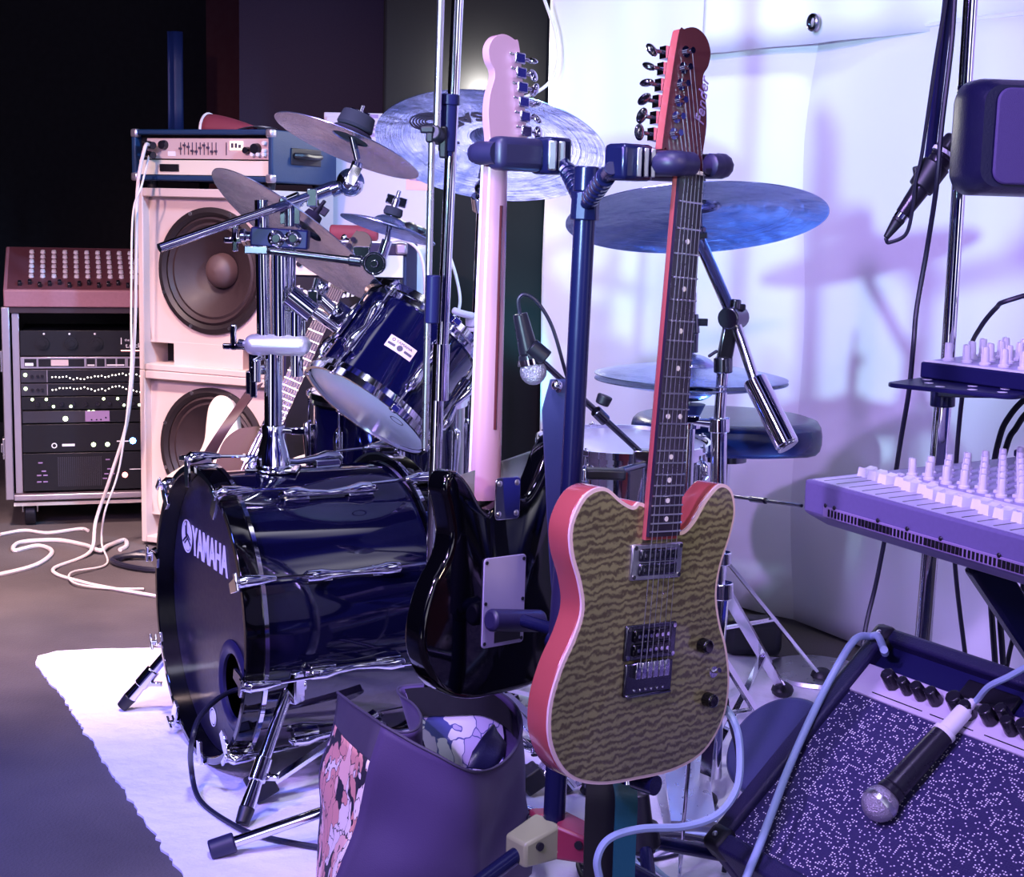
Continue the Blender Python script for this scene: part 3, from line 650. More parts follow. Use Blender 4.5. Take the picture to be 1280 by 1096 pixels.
# ================================================================ BASS DRUM (local z = axis towards the rear)
BA = V((.87, .49, 0)).normalized(); BL = V((BA.y, -BA.x, 0)); BC = P(246, 772, 2.77)
R0 = .272; BC.z = R0+.022; BD = .43
BF = frame(BC, BL, V((0, 0, 1)), BA*1.0) if False else frame(BC, -BL, V((0, 0, 1)), BA)
bd = thing('bass_drum', 'big glossy navy bass drum with chrome claws and a dark ported front head', 'drum', BF)
hw = .042
part('shell', MB().lathe([(R0, hw+.004), (R0+.0005, .2), (R0, BD-hw-.004), (R0-.008, BD-hw-.004), (R0-.008, hw+.004)], n=96, closed=True), 'drum_wrap', bd)
for nm, z0, z1 in (('front_hoop', 0, hw), ('rear_hoop', BD-hw, BD)):
    part(nm, MB().lathe([(R0+.002, z0), (R0+.016, z0), (R0+.017, (z0+z1)/2), (R0+.016, z1), (R0+.002, z1)], n=96, closed=True), 'black_gloss', bd, .002)
    zz = z1-.004 if nm == 'front_hoop' else z0+.004
    part('hoop_trim', MB().lathe([(R0+.015, zz-.004), (R0+.0195, zz-.004), (R0+.0195, zz+.004), (R0+.015, zz+.004)], n=96, closed=True), 'chrome', bd, label='chrome trim line')
# front head with port hole
pc = V((-.115, -.115, 0)); pr_ = .066
mb = MB(); n = 72; zi = .036
ring = [V((pc.x+pr_*math.cos(2*PI*i/n), pc.y+pr_*math.sin(2*PI*i/n), zi)) for i in range(n)]; out = []
for i in range(n):
    d = V((math.cos(2*PI*i/n), math.sin(2*PI*i/n), 0)); bq = pc.dot(d); cq = pc.dot(pc)-(R0+.001)**2; tq = -bq+math.sqrt(bq*bq-cq); out.append(V((pc.x+d.x*tq, pc.y+d.y*tq, zi)))
mb.add(ring+out, [(i, (i+1) % n, n+(i+1) % n, n+i) for i in range(n)])
fh = part('front_head', mb, 'drum_head_dark', bd)
pr2 = part('port_ring', MB().lathe([(pr_-.004, zi-.002), (pr_+.004, zi-.007), (pr_+.014, zi-.006), (pr_+.022, zi-.002), (pr_+.02, zi+.004), (pr_-.004, zi+.004)], T(pc.x, pc.y, 0), 56, True), 'rubber_soft', fh)
part('inner_damping', MB().lathe([(R0-.02, .12), (0, .12)], n=48), 'rubber', bd)
# logo: in the front view x runs along -BL... text faces -z
TM = Ry(PI)
lx = V((-.022, .083, zi-.001))
q = MB().text('YAMAHA', .08, T(.028, .112, zi-.0015) @ TM, sx=.66, bold=.0022)
part('brand_lettering', q, 'print_white', fh, label='white lettering')
q = MB(); em = T(.172, .116, zi-.0015) @ TM
q.lathe([(.031, 0), (.034, 0), (.034, .001), (.031, .001)], em, 40, True)
q.lathe([(.0, 0), (.029, 0), (.029, .0006), (0, .0006)], em, 40)
part('emblem', q, 'print_white', fh, label='round white emblem')
q = MB()
for k in range(3):
    a_ = PI/2+k*2*PI/3; q.bar(em @ V((0, 0, .0012)), em @ V((.03*math.cos(a_), .03*math.sin(a_), .0012)), .004, .001, up=V((0, 0, 1))); q.bar(em @ V((-.006*math.sin(a_)-.0*math.cos(a_), .006*math.cos(a_), .0012)), em @ V((.022*math.cos(a_+.35), .022*math.sin(a_+.35), .0012)), .003, .001, up=V((0, 0, 1)))
part('tuning_fork_mark', q, 'drum_head_dark', fh)
q = MB(); e2 = T(.01, -.215, zi-.0015) @ TM
q.lathe([(.017, 0), (.019, 0), (.019, .001), (.017, .001)], e2, 28, True).lathe([(0, 0), (.014, 0), (.014, .0006), (0, .0006)], e2, 28)
part('small_badge', q, 'print_white', fh)
part('rear_head', MB().lathe([(R0+.001, BD-.012), (0, BD-.012)], n=64), 'drum_head_white', bd)
# tension hardware; angle measured in local xy (x = far lateral side, so the near side is -x)
def radial(a): return V((-math.cos(a), math.sin(a), 0))
first = None
for k in range(10):
    a_ = math.radians(25+36*k); u = radial(a_); tn = V((0, 0, 1)).cross(u)
    fm = frame((0, 0, 0), tn, u, V((0, 0, 1))); rr = R0+.020
    cl = MB(); cl.prism([(-.010, 0), (.010, 0), (.013, .03), (.008, .055), (-.008, .055), (-.013, .03)], 0, .006, fm @ T(0, rr-.035, -.010) if False else fm @ T(0, rr-.046, -.009))
    cl.tube([fm @ V((0, rr+.004, -.006)), fm @ V((0, rr+.010, .004)), fm @ V((0, rr+.011, .03)), fm @ V((0, rr+.010, .06))], [.010, .013, .010, .005], 10)
    cl.box((0, rr+.002, .018), (.016, .010, .045), fm)
    cw = part('claw_hook', cl, 'chrome', bd, .001)
    part('wing_bolt', MB().box((0, rr+.010, -.014), (.034, .010, .005), fm).cyl(fm @ V((0, rr+.010, -.016)), fm @ V((0, rr+.010, -.006)), .006), 'chrome', cw, .0015)
    part('tension_rod', MB().cyl(fm @ V((0, rr+.010, .05)), fm @ V((0, rr+.006, .13)), .0032, n=8), 'chrome', bd); part('tension_rod', MB().cyl(fm @ V((0, rr+.006, BD-.13)), fm @ V((0, rr+.010, BD-.05)), .0032, n=8), 'chrome', bd)
    lg = MB(); 
    lg.tube([fm @ V((0, R0+.010, .115)), fm @ V((0, R0+.016, .125)), fm @ V((0, R0+.017, .15)), fm @ V((0, R0+.013, .175)), fm @ V((0, R0+.010, BD/2)), fm @ V((0, R0+.013, BD-.175)), fm @ V((0, R0+.017, BD-.15)), fm @ V((0, R0+.016, BD-.125)), fm @ V((0, R0+.010, BD-.115))], [.004, .011, .012, .008, .006, .008, .012, .011, .004], 10)
    lg.box((0, R0+.004, .15), (.02, .010, .05), fm); lg.box((0, R0+.004, BD-.15), (.02, .010, .05), fm)
    part('lug', lg, 'chrome', bd, .001)
    cr = MB(); cr.tube([fm @ V((0, rr+.010, BD+.006)), fm @ V((0, rr+.011, BD-.03)), fm @ V((0, rr+.010, BD-.06))], [.012, .011, .005], 10); cr.prism([(-.010, 0), (.010, 0), (.013, .03), (.008, .055), (-.008, .055), (-.013, .03)], 0, .006, fm @ T(0, rr-.046, BD+.003))
    part('claw_hook', cr, 'chrome', bd, .001)
# spurs
def spur(side, foot, up_pt, coll):
    mnt = up_pt; lb = 'chrome'
    q = MB(); inv = BF.inverted()
    s_ = part('spur_bracket', MB().box((0, 0, 0), (.05, .03, .06), T(*mnt) @ Rz(-.5)).cyl(mnt+V((-.03, 0, 0)), mnt+V((.03, .01, 0)), .012).box((0, 0, .035), (.04, .02, .012), T(*mnt)), lb, bd, .003, world=True)
    d = (foot-mnt).normalized(); k1 = mnt+d*(foot-mnt).length*.62; e = foot-d*.03
    l_ = part('spur_leg', MB().cyl(mnt-d*.01, k1, .0115).cyl(k1, e-d*.03, .009).cyl(e-d*.07, e, .0105, .014), lb, bd, world=True)
    part('memory_lock', MB().cyl(k1-d*.022, k1+d*.022, .0155).box(k1+V((.018, -.005, -.012)), (.03, .012, .01)), lb, l_, .002, world=True)
    part('rubber_foot', MB().cyl(e, foot, .0145, .012), 'rubber', l_, .002, world=True)
    return k1
def shell_pt(ang, z, off=0.): return BF @ (radial(math.radians(ang))*(R0+off)+V((0, 0, z)))
spur(1, Pz(302, 1030, .012), P(362, 856, 2.60), None)
spur(-1, Pz(152, 884, .012), BF @ V((R0*.985+.012, -.11, .07)), None)
mic_c = [BF @ V((pc.x-.01, pc.y, .09)), BF @ V((pc.x-.005, pc.y-.01, .02)), P(252, 893, 2.56), P(240, 925, 2.50), Pz(239, 960, .05), Pz(250, 1000, .012), Pz(290, 1030, .011), Pz(330, 1046, .011), Pz(420, 1062, .011), Pz(520, 1070, .011)]
cable('drum_cable', 'black cable looping out of the bass drum port down to the rug', mic_c, .005, 'cable_dark')
# ================================================================ TOM HOLDER (post, casting, tubes)
PB = BF @ V((0, R0+.002, .155)); 
th = thing('tom_holder', 'chrome post with cast clamp and top block rising from the bass drum shell', 'drum hardware', T(*PB))
pY = PB.y
def tp_(x, y, dY=0.): return P(x, y, pY+dY)
ft = tp_(347, 588)
part('base_flange', MB().lathe([(.045, -.002), (.045, .003), (.034, .008), (.030, .035), (.022, .062), (.022, .085), (.0205, .087)], n=32).box((0, 0, .002), (.10, .07, .006)), 'chrome', th, .002)
topz = tp_(350, 300).z-PB.z
part('main_post', MB().cyl((0, 0, .06), (.0, 0, tp_(350, 420).z-PB.z), .0175, n=24), 'chrome', th)
part('wing_screw', MB().cyl((.02, -.005, .078), (.04, -.01, .078), .006).box((.05, -.012, .078), (.03, .006, .014)).cyl((-.03, -.016, .172), (-.03, -.016, .215), .009).box((-.035, -.018, .172), (.012, .008, .06)), 'chrome', th, .002)
cz = tp_(350, 431).z; ca, cb = tp_(306, 430), tp_(388, 432)
cl = MB().bar(ca, cb, .052, .040)
part('cast_clamp', cl, mat('cast_metal', (.8, .78, .88), .3, .7), th, .018, world=True, seg=4)
q = MB(); w_ = tp_(297, 428); q.cyl(w_, ca, .008); q.box(w_+V((-.008, 0, .01)), (.012, .006, .05)); q.box(w_+V((-.004, 0, -.008)), (.05, .006, .012)); part('wing_nut', q, 'chrome', th, .003, world=True)
# three tubes above the clamp
for x0, x1, r_, ytop in ((330, 327, .0135, 250), (351, 350, .0165, 300), (371, 371, .0125, 360)):
    part('upright_tube', MB().cyl(tp_(x0, 470 if x0 == 371 else 428), tp_(x1, ytop), r_, n=20), 'chrome', th, world=True)
part('upright_tube', MB().cyl(tp_(360, 424, .03), tp_(362, 300, .03), .013, n=20), 'chrome', th, world=True)
a_, b_ = tp_(315, 295), tp_(386, 300)
blk = part('top_block', MB().bar(a_, b_, .036, .036), 'console_dark', th, .003, world=True, label='dark rectangular top block')
ey = MB()
for x in (345, 366): 
    c_ = tp_(x, 298, -.02); ey.lathe([(.012, -.003), (.016, 0), (.012, .003), (.008, 0)], T(*c_) @ Rx(PI/2), 24, True); ey.cyl(c_+V((0, .004, 0)), c_+V((0, -.002, 0)), .007)
part('clamp_eye', ey, 'chrome', blk, world=True)
q = MB(); c_ = tp_(302, 294); q.cyl(a_, c_, .009).cyl(tp_(308, 294), tp_(300, 294), .013).box(tp_(294, 298), (.012, .008, .05), None).box(tp_(291, 300), (.035, .008, .012)); part('wing_nut', q, 'chrome', blk, .003, world=True)
q = MB().cyl(tp_(362, 283), tp_(362, 255), .010).bar(tp_(354, 280), tp_(354, 245), .005, .012).bar(tp_(371, 280), tp_(371, 248), .005, .012); part('fork_clamp', q, 'chrome', blk, .001, world=True)
# tom arm
j0 = tp_(371, 388); j1 = tp_(378, 378); 
arm = part('tom_arm', MB().cyl(tp_(371, 430), j0, .016).cyl(tp_(362, 368, -.01), tp_(392, 392, -.01), .021, n=24).cyl(tp_(385, 385), tp_(435, 420, .02), .0105).box(tp_(392, 372), (.02, .03, .03)), 'chrome', th, .002, world=True)
q = MB().box(tp_(395, 368), (.022, .012, .022)).cyl(tp_(395, 360), tp_(398, 348), .008); q.sph(tp_(402, 360), .014, 12); part('arm_key', q, 'chrome', arm, world=True)
q = MB().box(tp_(318, 452), (.02, .012, .05)).cyl(tp_(328, 445), tp_(316, 452), .007).box(tp_(313, 478), (.016, .012, .045)).cyl(tp_(322, 462), tp_(338, 462), .01); part('memory_bracket', q, 'chrome', th, .002, world=True)
# ================================================================ CYMBALS
def cym_normal(cx, cy, mx, my, k, under=True):
    d = ray(cx, cy).normalized(); r_ = CR-d*CR.dot(d); r_.normalize(); u_ = r_.cross(d); l = math.hypot(mx, my)
    n = (r_*(mx/l)+u_*(my/l))*math.sqrt(1-k*k)+d*(k if under else -k); return n.normalized()
def cymbal(label, c, n, r, bell=.16, felt=True, group=None, up_nut=True, dark_nut=True, fsize=1.):
    fm = zframe(c, n); ty = thing('cymbal', label, 'cymbal', fm, group)
    rb = r*bell*1.25; h = r*.11; prof = []
    top = [(.006, .0)]+[(rb*math.sin(t_), (rb*.55)*(math.cos(t_)-1)) for t_ in [PI/2*.9*i/8 for i in range(1, 9)]]
    zb = top[-1][1]
    for i in range(1, 15):
        t_ = i/14; top.append((top[8][0]+(r-top[8][0])*t_, zb-h*(t_**1.7)*.9-.002*t_))
    prof = top+[(x, z-.0016) for x, z in reversed(top)]
    part('plate', MB().lathe(prof, n=88, closed=True), 'cymbal', ty)
    if felt:
        part('felt', MB().lathe([(.005, .001), (.017*fsize, .001), (.019*fsize, .006), (.017*fsize, .016*fsize), (.005, .016*fsize)], n=20), 'felt_dark', ty)
        part('felt', MB().lathe([(.005, -.003), (.02*fsize, -.003), (.021*fsize, -.008), (.019*fsize, -.016), (.005, -.016)], n=20), 'felt_dark', ty)
        if up_nut:
            q = MB().cyl((0, 0, .012), (0, 0, .034), .0075).cyl((0, 0, .034), (0, 0, .05), .004); q.box((.012, 0, .03), (.016, .005, .018)); q.box((-.012, 0, .03), (.016, .005, .018))
            part('wing_nut', q, 'rubber' if dark_nut else 'chrome', ty, .0015)
    return ty, fm
YA = pY+.02
nA = cym_normal(438, 170, .39, .92, .2); cA = P(442, 162, YA); tA, fA = cymbal('small crash cymbal tilted over the left boom arm, level with the amplifier head', cA, nA, .146, .2, fsize=1.9, dark_nut=False)
nB = cym_normal(370, 286, .61, .79, .21); cB = P(388, 275, YA+.13); tB, fB = cymbal('steeply tilted cymbal on its edge behind the dark clamp block', cB, nB, .208)
nD = cym_normal(490, 278, .30, .95, .12); cD = P(490, 270, YA-.02); tD, fD = cymbal('smallest splash cymbal above the rack tom', cD, nD, .094, .28, dark_nut=False)
YC = 3.2; nC = cym_normal(616, 170, .13, .99, .46); cC = P(617, 160, YC); tC, fC = cymbal('large cymbal with printed rings and lettering behind the pink guitar headstock', cC, nC, .246)
YE = 2.74; nE = cym_normal(870, 255, -.055, .998, .275); cE = P(869, 243, YE); tE, fE = cymbal('wide blue-lit crash cymbal in front of the white curtain, behind the red guitar neck', cE, nE, .238)
# printing on the underside of the large cymbal
def under_z(r_, R_, bell=.16):
    rb = R_*bell*1.25*math.sin(PI/2*.9); zb = R_*bell*1.25*.55*(math.cos(PI/2*.9)-1); t_ = max(0, (r_-rb)/(R_-rb)); return zb-R_*.11*t_**1.7*.9-.002*t_-.0028
def on_cym(mb, R_):
    mb.v = [V((v.x, v.y, under_z(math.hypot(v.x, v.y), R_)+(v.z if abs(v.z) < .01 else 0))) for v in mb.v]; return mb
invC = fC.inverted(); 
def cyc(x, y): q = invC @ Pp(x, y, cC-nC*.012, nC); return q
c1 = cyc(540, 141); q = MB()
for k in range(6):
    r_ = .010+.0062*k; q.lathe([(r_, 0), (r_+.003, 0), (r_+.003, .0004), (r_, .0004)], T(c1.x, c1.y, 0), 36, True)
part('ring_print', on_cym(q, .246), 'print_dark', tC)
c2 = cyc(606, 137); c3 = cyc(590, 143); th0 = math.atan2(c2.y, c2.x); rt = c2.length
sgn = 1 if ((c3.x*-c2.y+c3.y*c2.x) > 0) else -1
q = MB().text('SABIAN', .056, None, ext=.0003, left=True, bold=.001)
q.v = [V(((rt-v.y)*math.cos(th0+sgn*v.x/rt), (rt-v.y)*math.sin(th0+sgn*v.x/rt), v.z)) for v in q.v]
part('brand_lettering', on_cym(q, .246), 'print_dark', tC, label='dark arc of lettering')
# ---------------- boom arm that carries the small crash
bA = thing('cymbal_boom', 'long chrome boom arm slanting past the white speaker up to the small crash', 'cymbal boom', T(*tp_(362, 262)))
e0, e1, e2_ = P(199, 310, YA-.18), P(393, 243, YA), P(432, 228, YA)
part('boom_rod', MB().cyl(e0, e1, .0085), 'chrome', bA, world=True)
part('boom_clamp', MB().cyl(tp_(352, 258, .02), tp_(376, 248, .02), .0145).cyl(P(388, 245, YA), P(420, 233, YA), .0125).box(P(391, 247, YA), (.02, .03, .034)), 'chrome', bA, .002, world=True)
tl = part('tilter', MB().sph(P(438, 228, YA), .027, 20).cyl(P(428, 232, YA), P(414, 238, YA), .014).cyl(P(440, 226, YA), P(447, 202, YA), .012, .010).cyl(P(447, 200, YA), cA-nA*.01, .0065).bar(P(436, 230, YA-.026), P(447, 208, YA-.022), .008, .02), 'chrome', bA, .001, world=True)
# ---------------- boom with ratchet for the splash
bB = thing('cymbal_boom', 'short boom with a round ratchet carrying the splash cymbal', 'cymbal boom', T(*tp_(320, 311)))
part('boom_rod', MB().cyl(tp_(318, 311, -.02), P(466, 329, YA-.04), .0075), 'steel_dark', bB, world=True)
part('boom_clamp', MB().box(tp_(322, 312, -.02), (.045, .04, .016)).cyl(P(436, 325, YA-.04), P(452, 327, YA-.04), .011), 'steel_dark', bB, .002, world=True)
rc = P(469, 329, YA-.045)
q = MB().cyl(rc+V((0, -.014, 0)), rc+V((0, .014, 0)), .0205, n=28).lathe([(.018, 0), (.0225, 0), (.0225, .006), (.018, .006)], T(*(rc+V((0, -.014, 0)))) @ Rx(PI/2), 28, True).cyl(rc+V((0, -.022, 0)), rc+V((0, -.014, 0)), .007)
q.cyl(P(477, 322, YA-.03), P(484, 300, YA-.03), .010).cyl(P(484, 302, YA-.03), cD-nD*.012, .0055).box(P(452, 318, YA-.03), (.03, .02, .03)); part('ratchet', q, 'chrome', bB, .001, world=True)
# ---------------- stand under cymbal B, hidden mostly: rod to the post
part('cymbal_rod', MB().cyl(cB-nB*.012, P(352, 312, YA+.05), .006).cyl(P(352, 312, YA+.05), P(351, 330, pY+.02), .010), 'chrome', th, world=True)
# ---------------- upright stand for the large cymbal
sC = thing('cymbal_stand', 'tall chrome stand with pale clamp holding the large lettered cymbal', 'cymbal stand', T(*P(598, 400, 3.12)))
zb = P(598, 1000, 3.12); bx = V((P(596, 600, 3.12).x, 3.12, 0))
part('upright_tube', MB().cyl(V((bx.x, 3.12, .12)), P(597, 390, 3.12), .0155).cyl(P(597, 400, 3.12), P(604, 236, 3.12), .012), 'chrome', sC, world=True)
part('height_clamp', MB().cyl(P(596, 408, 3.12), P(596, 391, 3.12), .024).cyl(P(596, 414, 3.12), P(596, 409, 3.12), .022).tube(catmull([P(590, 395, 3.1), P(575, 391, 3.08), P(565, 387, 3.08)], 4), [.009]+[.008]*7+[.004], 8), 'print_white', sC, .003, world=True, label='pale plastic clamp')
part('tilter', MB().sph(P(606, 236, 3.10), .022, 16).cyl(P(598, 244, 3.10), P(600, 262, 3.12), .016).cyl(P(606, 234, 3.12), cC-nC*.012, .007).bar(P(603, 225, 3.10), P(607, 205, 3.1), .014, .02), 'chrome', sC, .002, world=True)
for k in range(3):
    a_ = .5+k*2*PI/3; f_ = V((bx.x+.27*math.cos(a_), 3.12+.27*math.sin(a_), .02))
    l_ = part('leg', MB().bar((bx.x, 3.12, .28), f_, .018, .008).bar((bx.x, 3.12, .1), V((bx.x, 3.12, .2)).lerp(f_, .55), .014, .006), 'chrome', sC, .001, world=True)
    part('rubber_foot', MB().sph(f_, .02, 12, sq=(1.2, 1.2, .9)), 'rubber', l_, world=True)
# ================================================================ RACK TOM
nT = cym_normal(459, 511, .58, .81, .24); cT = P(459, 511, pY+.0); rT = .128; dT = .205
TF = zframe(cT, nT, CR)
tm = thing('rack_tom', 'small deep-blue tom tilted on the bass drum, its pale lower head showing', 'drum', TF)
part('shell', MB().lathe([(rT, .012), (rT, dT-.012), (rT-.006, dT-.012), (rT-.006, .012)], n=72, closed=True), 'drum_blue', tm)
def hoop(parent, r, z0, z1, up=True):
    return part('hoop', MB().lathe([(r-.001, z0), (r+.006, z0), (r+.006, (z0+z1)/2-.001), (r+.013, (z0+z1)/2), (r+.013, z1), (r+.007, z1), (r+.006, z0+.004)] if up else [(r-.001, z1), (r+.006, z1), (r+.007, (z0+z1)/2+.001), (r+.013, (z0+z1)/2), (r+.013, z0), (r+.006, z0), (r+.004, z1-.004)], n=72, closed=True), 'chrome', parent)
hoop(tm, rT, -.006, .022, False); hoop(tm, rT, dT-.022, dT+.006, True)
part('lower_head', MB().lathe([(rT+.004, .001), (rT-.004, -.002), (0, -.002)], n=64), 'drum_head_white', tm)
part('upper_head', MB().lathe([(rT+.004, dT-.002), (rT-.004, dT), (0, dT)], n=64), 'drum_head_white', tm)
q = MB().lathe([(.013, 0), (.015, 0), (.015, .0004), (.013, .0004)], T(.075, -.05, -.0028), 24, True); q.v = [V((v.x, v.y, v.z)) for v in q.v]; part('head_mark', q, 'print_dark', tm)
def drum_lugs(parent, r, d, n, a0, span):
    for k in range(n):
        a_ = a0+2*PI*k/n; u = V((math.cos(a_), math.sin(a_), 0)); tn = V((-math.sin(a_), math.cos(a_), 0)); fm = frame((0, 0, 0), tn, u, V((0, 0, 1)))
        q = MB(); q.tube([fm @ V((0, r+.006, span)), fm @ V((0, r+.014, span+.012)), fm @ V((0, r+.015, span+.03)), fm @ V((0, r+.008, d/2)), fm @ V((0, r+.015, d-span-.03)), fm @ V((0, r+.014, d-span-.012)), fm @ V((0, r+.006, d-span))], [.003, .009, .010, .006, .010, .009, .003], 10)
        q.box((0, r+.003, d/2), (.014, .008, d-2*span-.02), fm); part('lug', q, 'chrome', parent, .001)
        part('tension_rod', MB().cyl(fm @ V((0, r+.0105, -.01)), fm @ V((0, r+.0105, span+.015)), .003, n=8).cyl(fm @ V((0, r+.0105, d-span-.015)), fm @ V((0, r+.0105, d+.012)), .003, n=8).box((0, r+.010, -.002), (.016, .012, .012), fm).box((0, r+.010, d+.002), (.016, .012, .012), fm), 'chrome', parent, .001)
drum_lugs(tm, rT, dT, 6, math.radians(-57), .038)
# badge + bracket
bg = TF.inverted() @ P(492, 441, pY-.12); ba = math.atan2(bg.y, bg.x)
bmx = frame((0, 0, 0), V((-math.sin(ba), math.cos(ba), 0)), V((0, 0, 1)), V((math.cos(ba), math.sin(ba), 0)))
def wrap(mb, r, a): 
    mb.v = [V(((r+v.z)*math.cos(a+v.x/r), (r+v.z)*math.sin(a+v.x/r), v.y)) for v in mb.v]; return mb
q = MB(); 
xs = [-.029+.058*i/10 for i in range(11)]; q.grid([[V((x, y, .0012)) for x in xs] for y in (dT*.5-.013, dT*.5+.013)])
bp_ = part('badge', wrap(q, rT, ba), 'label_pink', tm, label='pinkish maker badge')
q = MB().text('YAMAHA', .0085, T(.004, dT*.5+.0065, .0016)).lathe([(.002, .0014), (.0035, .0014), (.0035, .0018), (.002, .0018)], T(-.019, dT*.5+.0065, 0), 14); q.bb((-.026, dT*.5-.006, .0014), (-.010, dT*.5-.001, .0018)).bb((.010, dT*.5-.006, .0014), (.026, dT*.5-.001, .0018)).lathe([(0, .0014), (.006, .0014), (.006, .0018), (0, .0018)], T(0, dT*.5-.003, 0), 16)
part('badge_print', wrap(q, rT, ba), 'print_dark', bp_)
q = MB(); s0 = TF.inverted() @ P(432, 418, pY+.02); sa = math.atan2(s0.y, s0.x); u = V((math.cos(sa), math.sin(sa), 0))
fm = frame(u*rT+V((0, 0, dT*.55)), V((-u.y, u.x, 0)), u, V((0, 0, 1)))
q.box((0, .006, 0), (.06, .012, .075), fm).box((0, .025, 0), (.036, .03, .045), fm).cyl(fm @ V((0, .02, 0)), fm @ V((0, .075, .005)), .0125).cyl(fm @ V((-.03, .03, -.0)), fm @ V((.03, .03, 0)), .008)
part('mount_bracket', q, 'chrome', tm, .003)
# ================================================================ FLOOR TOM
fc = V((P(487, 500, 3.45).x, 3.45, .24)); FF = T(*fc); rF = .178; dF = P(487, 492, 3.45).z-.24
fl = thing('floor_tom', 'dark navy floor tom standing behind the bass drum below the rack tom', 'drum', FF)
part('shell', MB().lathe([(rF, .012), (rF, dF-.012), (rF-.006, dF-.012), (rF-.006, .012)], n=72, closed=True), 'drum_blue', fl)
hoop(fl, rF, -.006, .022, False); hoop(fl, rF, dF-.022, dF+.006, True)
part('upper_head', MB().lathe([(rF+.004, dF-.002), (rF-.004, dF), (0, dF)], n=64), 'drum_head_white', fl); part('lower_head', MB().lathe([(rF+.004, .002), (0, 0)], n=64), 'drum_head_white', fl)
drum_lugs(fl, rF, dF, 8, math.radians(-122), .06)
for k in range(3):
    a_ = math.radians(-100+120*k); p_ = V(((rF+.03)*math.cos(a_), (rF+.03)*math.sin(a_), 0))
    l_ = part('leg', MB().tube([p_+V((0, 0, dF*.75)), p_+V((0, 0, -.12)), p_*1.12+V((0, 0, -.20)), p_*1.14+V((0, 0, -.222))], .006, 8).box(p_*.96+V((0, 0, dF*.45)), (.04, .04, .05)), 'chrome', fl)
    part('rubber_foot', MB().cyl(p_*1.14+V((0, 0, -.2345)), p_*1.14+V((0, 0, -.205)), .013), 'rubber', l_)
# ================================================================ SNARE, HI-HAT, THRONE
sc_ = V((P(778, 560, 3.02).x, 3.02, P(778, 566, 3.02).z-.10)); SF = T(*sc_) @ Rx(.02); rS = .168; dS = .125
sn = thing('snare_drum', 'pale chrome-rimmed snare drum half hidden behind the red guitar', 'drum', SF)
part('shell', MB().lathe([(rS, .012), (rS, dS-.012), (rS-.006, dS-.012), (rS-.006, .012)], n=72, closed=True), 'chrome', sn); hoop(sn, rS, -.006, .022, False); hoop(sn, rS, dS-.022, dS+.006, True)
part('upper_head', MB().lathe([(rS+.004, dS-.002), (rS-.004, dS), (0, dS)], n=64), 'drum_head_white', sn); part('lower_head', MB().lathe([(rS+.004, .002), (0, 0)], n=64), 'drum_head_white', sn)
drum_lugs(sn, rS, dS, 8, .3, .02)
ss = thing('snare_stand', 'chrome snare stand with basket arms under the pale snare', 'drum stand', T(sc_.x, sc_.y, 0))
b = MB(); b.cyl((0, 0, .12), (0, 0, .38), .012)
part('upright_tube', b, 'chrome', ss)
for k in range(3):
    a_ = .6+k*2*PI/3; d = V((math.cos(a_), math.sin(a_), 0))
    part('basket_arm', MB().tube([V((0, 0, .38)), d*.12+V((0, 0, sc_.z-.05)), d*(rS+.02)+V((0, 0, sc_.z-.016)), d*(rS+.024)+V((0, 0, sc_.z+.02))], .006, 8), 'chrome', ss)
    l_ = part('leg', MB().bar(V((0, 0, .26)), d*.24+V((0, 0, .02)), .016, .006).bar(V((0, 0, .13)), d*.13+V((0, 0, .14)), .012, .005), 'chrome', ss, .001); part('rubber_foot', MB().sph(d*.245+V((0, 0, .02)), .02, 12, sq=(1.2, 1.2, .9)), 'rubber', l_)
hY = 2.78; hx = P(864, 466, hY).x; hz = P(864, 472, hY).z; HN = V((.02, -.02, 1)).normalized()
tH, fH = cymbal('upper hi-hat cymbal lying level behind the red guitar neck', V((hx, hY, hz+.045)), V((.012, -.0, 1)), .182, .2, felt=False)
inv_ = T(hx, hY, hz-.045) @ Rx(PI)
ty = thing('cymbal', 'lower hi-hat cymbal turned bell down under its twin', 'cymbal', inv_)
rb = .182*.2*1.25; top = [(.006, .0)]+[(rb*math.sin(t_), (rb*.55)*(math.cos(t_)-1)) for t_ in [PI/2*.9*i/8 for i in range(1, 9)]]; zb_ = top[-1][1]
top += [(top[8][0]+(.182-top[8][0])*i/14, zb_-.182*.11*((i/14)**1.7)*.9) for i in range(1, 15)]
part('plate', MB().lathe(top+[(x, z-.0016) for x, z in reversed(top)], n=88, closed=True), 'cymbal', ty)
hs = thing('hihat_stand', 'chrome hi-hat stand with pedal behind the red guitar body', 'drum stand', T(hx, hY, 0))
part('upright_tube', MB().cyl((0, 0, .06), (0, 0, hz-.09), .0125).cyl((0, 0, hz-.095), (0, 0, hz-.075), .022), 'chrome', hs)
part('pull_rod', MB().cyl((0, 0, hz-.05), (0, 0, hz+.16), .0045), 'chrome', hs)
part('clutch', MB().cyl((0, 0, hz+.048), (0, 0, hz+.085), .011).cyl((0, 0, hz+.085), (0, 0, hz+.12), .013, .009).box((.012, 0, hz+.105), (.03, .006, .014)), 'steel_dark', hs, .001)
part('seat_cup', MB().cyl((0, 0, hz-.085), (0, 0, hz-.05), .014, .03), 'console_dark', hs)
for k in range(3):
    a_ = -.5+k*2*PI/3; d = V((math.cos(a_), math.sin(a_), 0)); l_ = part('leg', MB().bar(V((0, 0, .36)), d*.26+V((0, 0, .02)), .022, .007).bar(V((0, 0, .1)), d*.16+V((0, 0, .155)), .016, .006), 'chrome', hs, .001); part('rubber_foot', MB().sph(d*.262+V((0, 0, .02)), .02, 12, sq=(1.3, 1.3, .9)), 'rubber', l_)
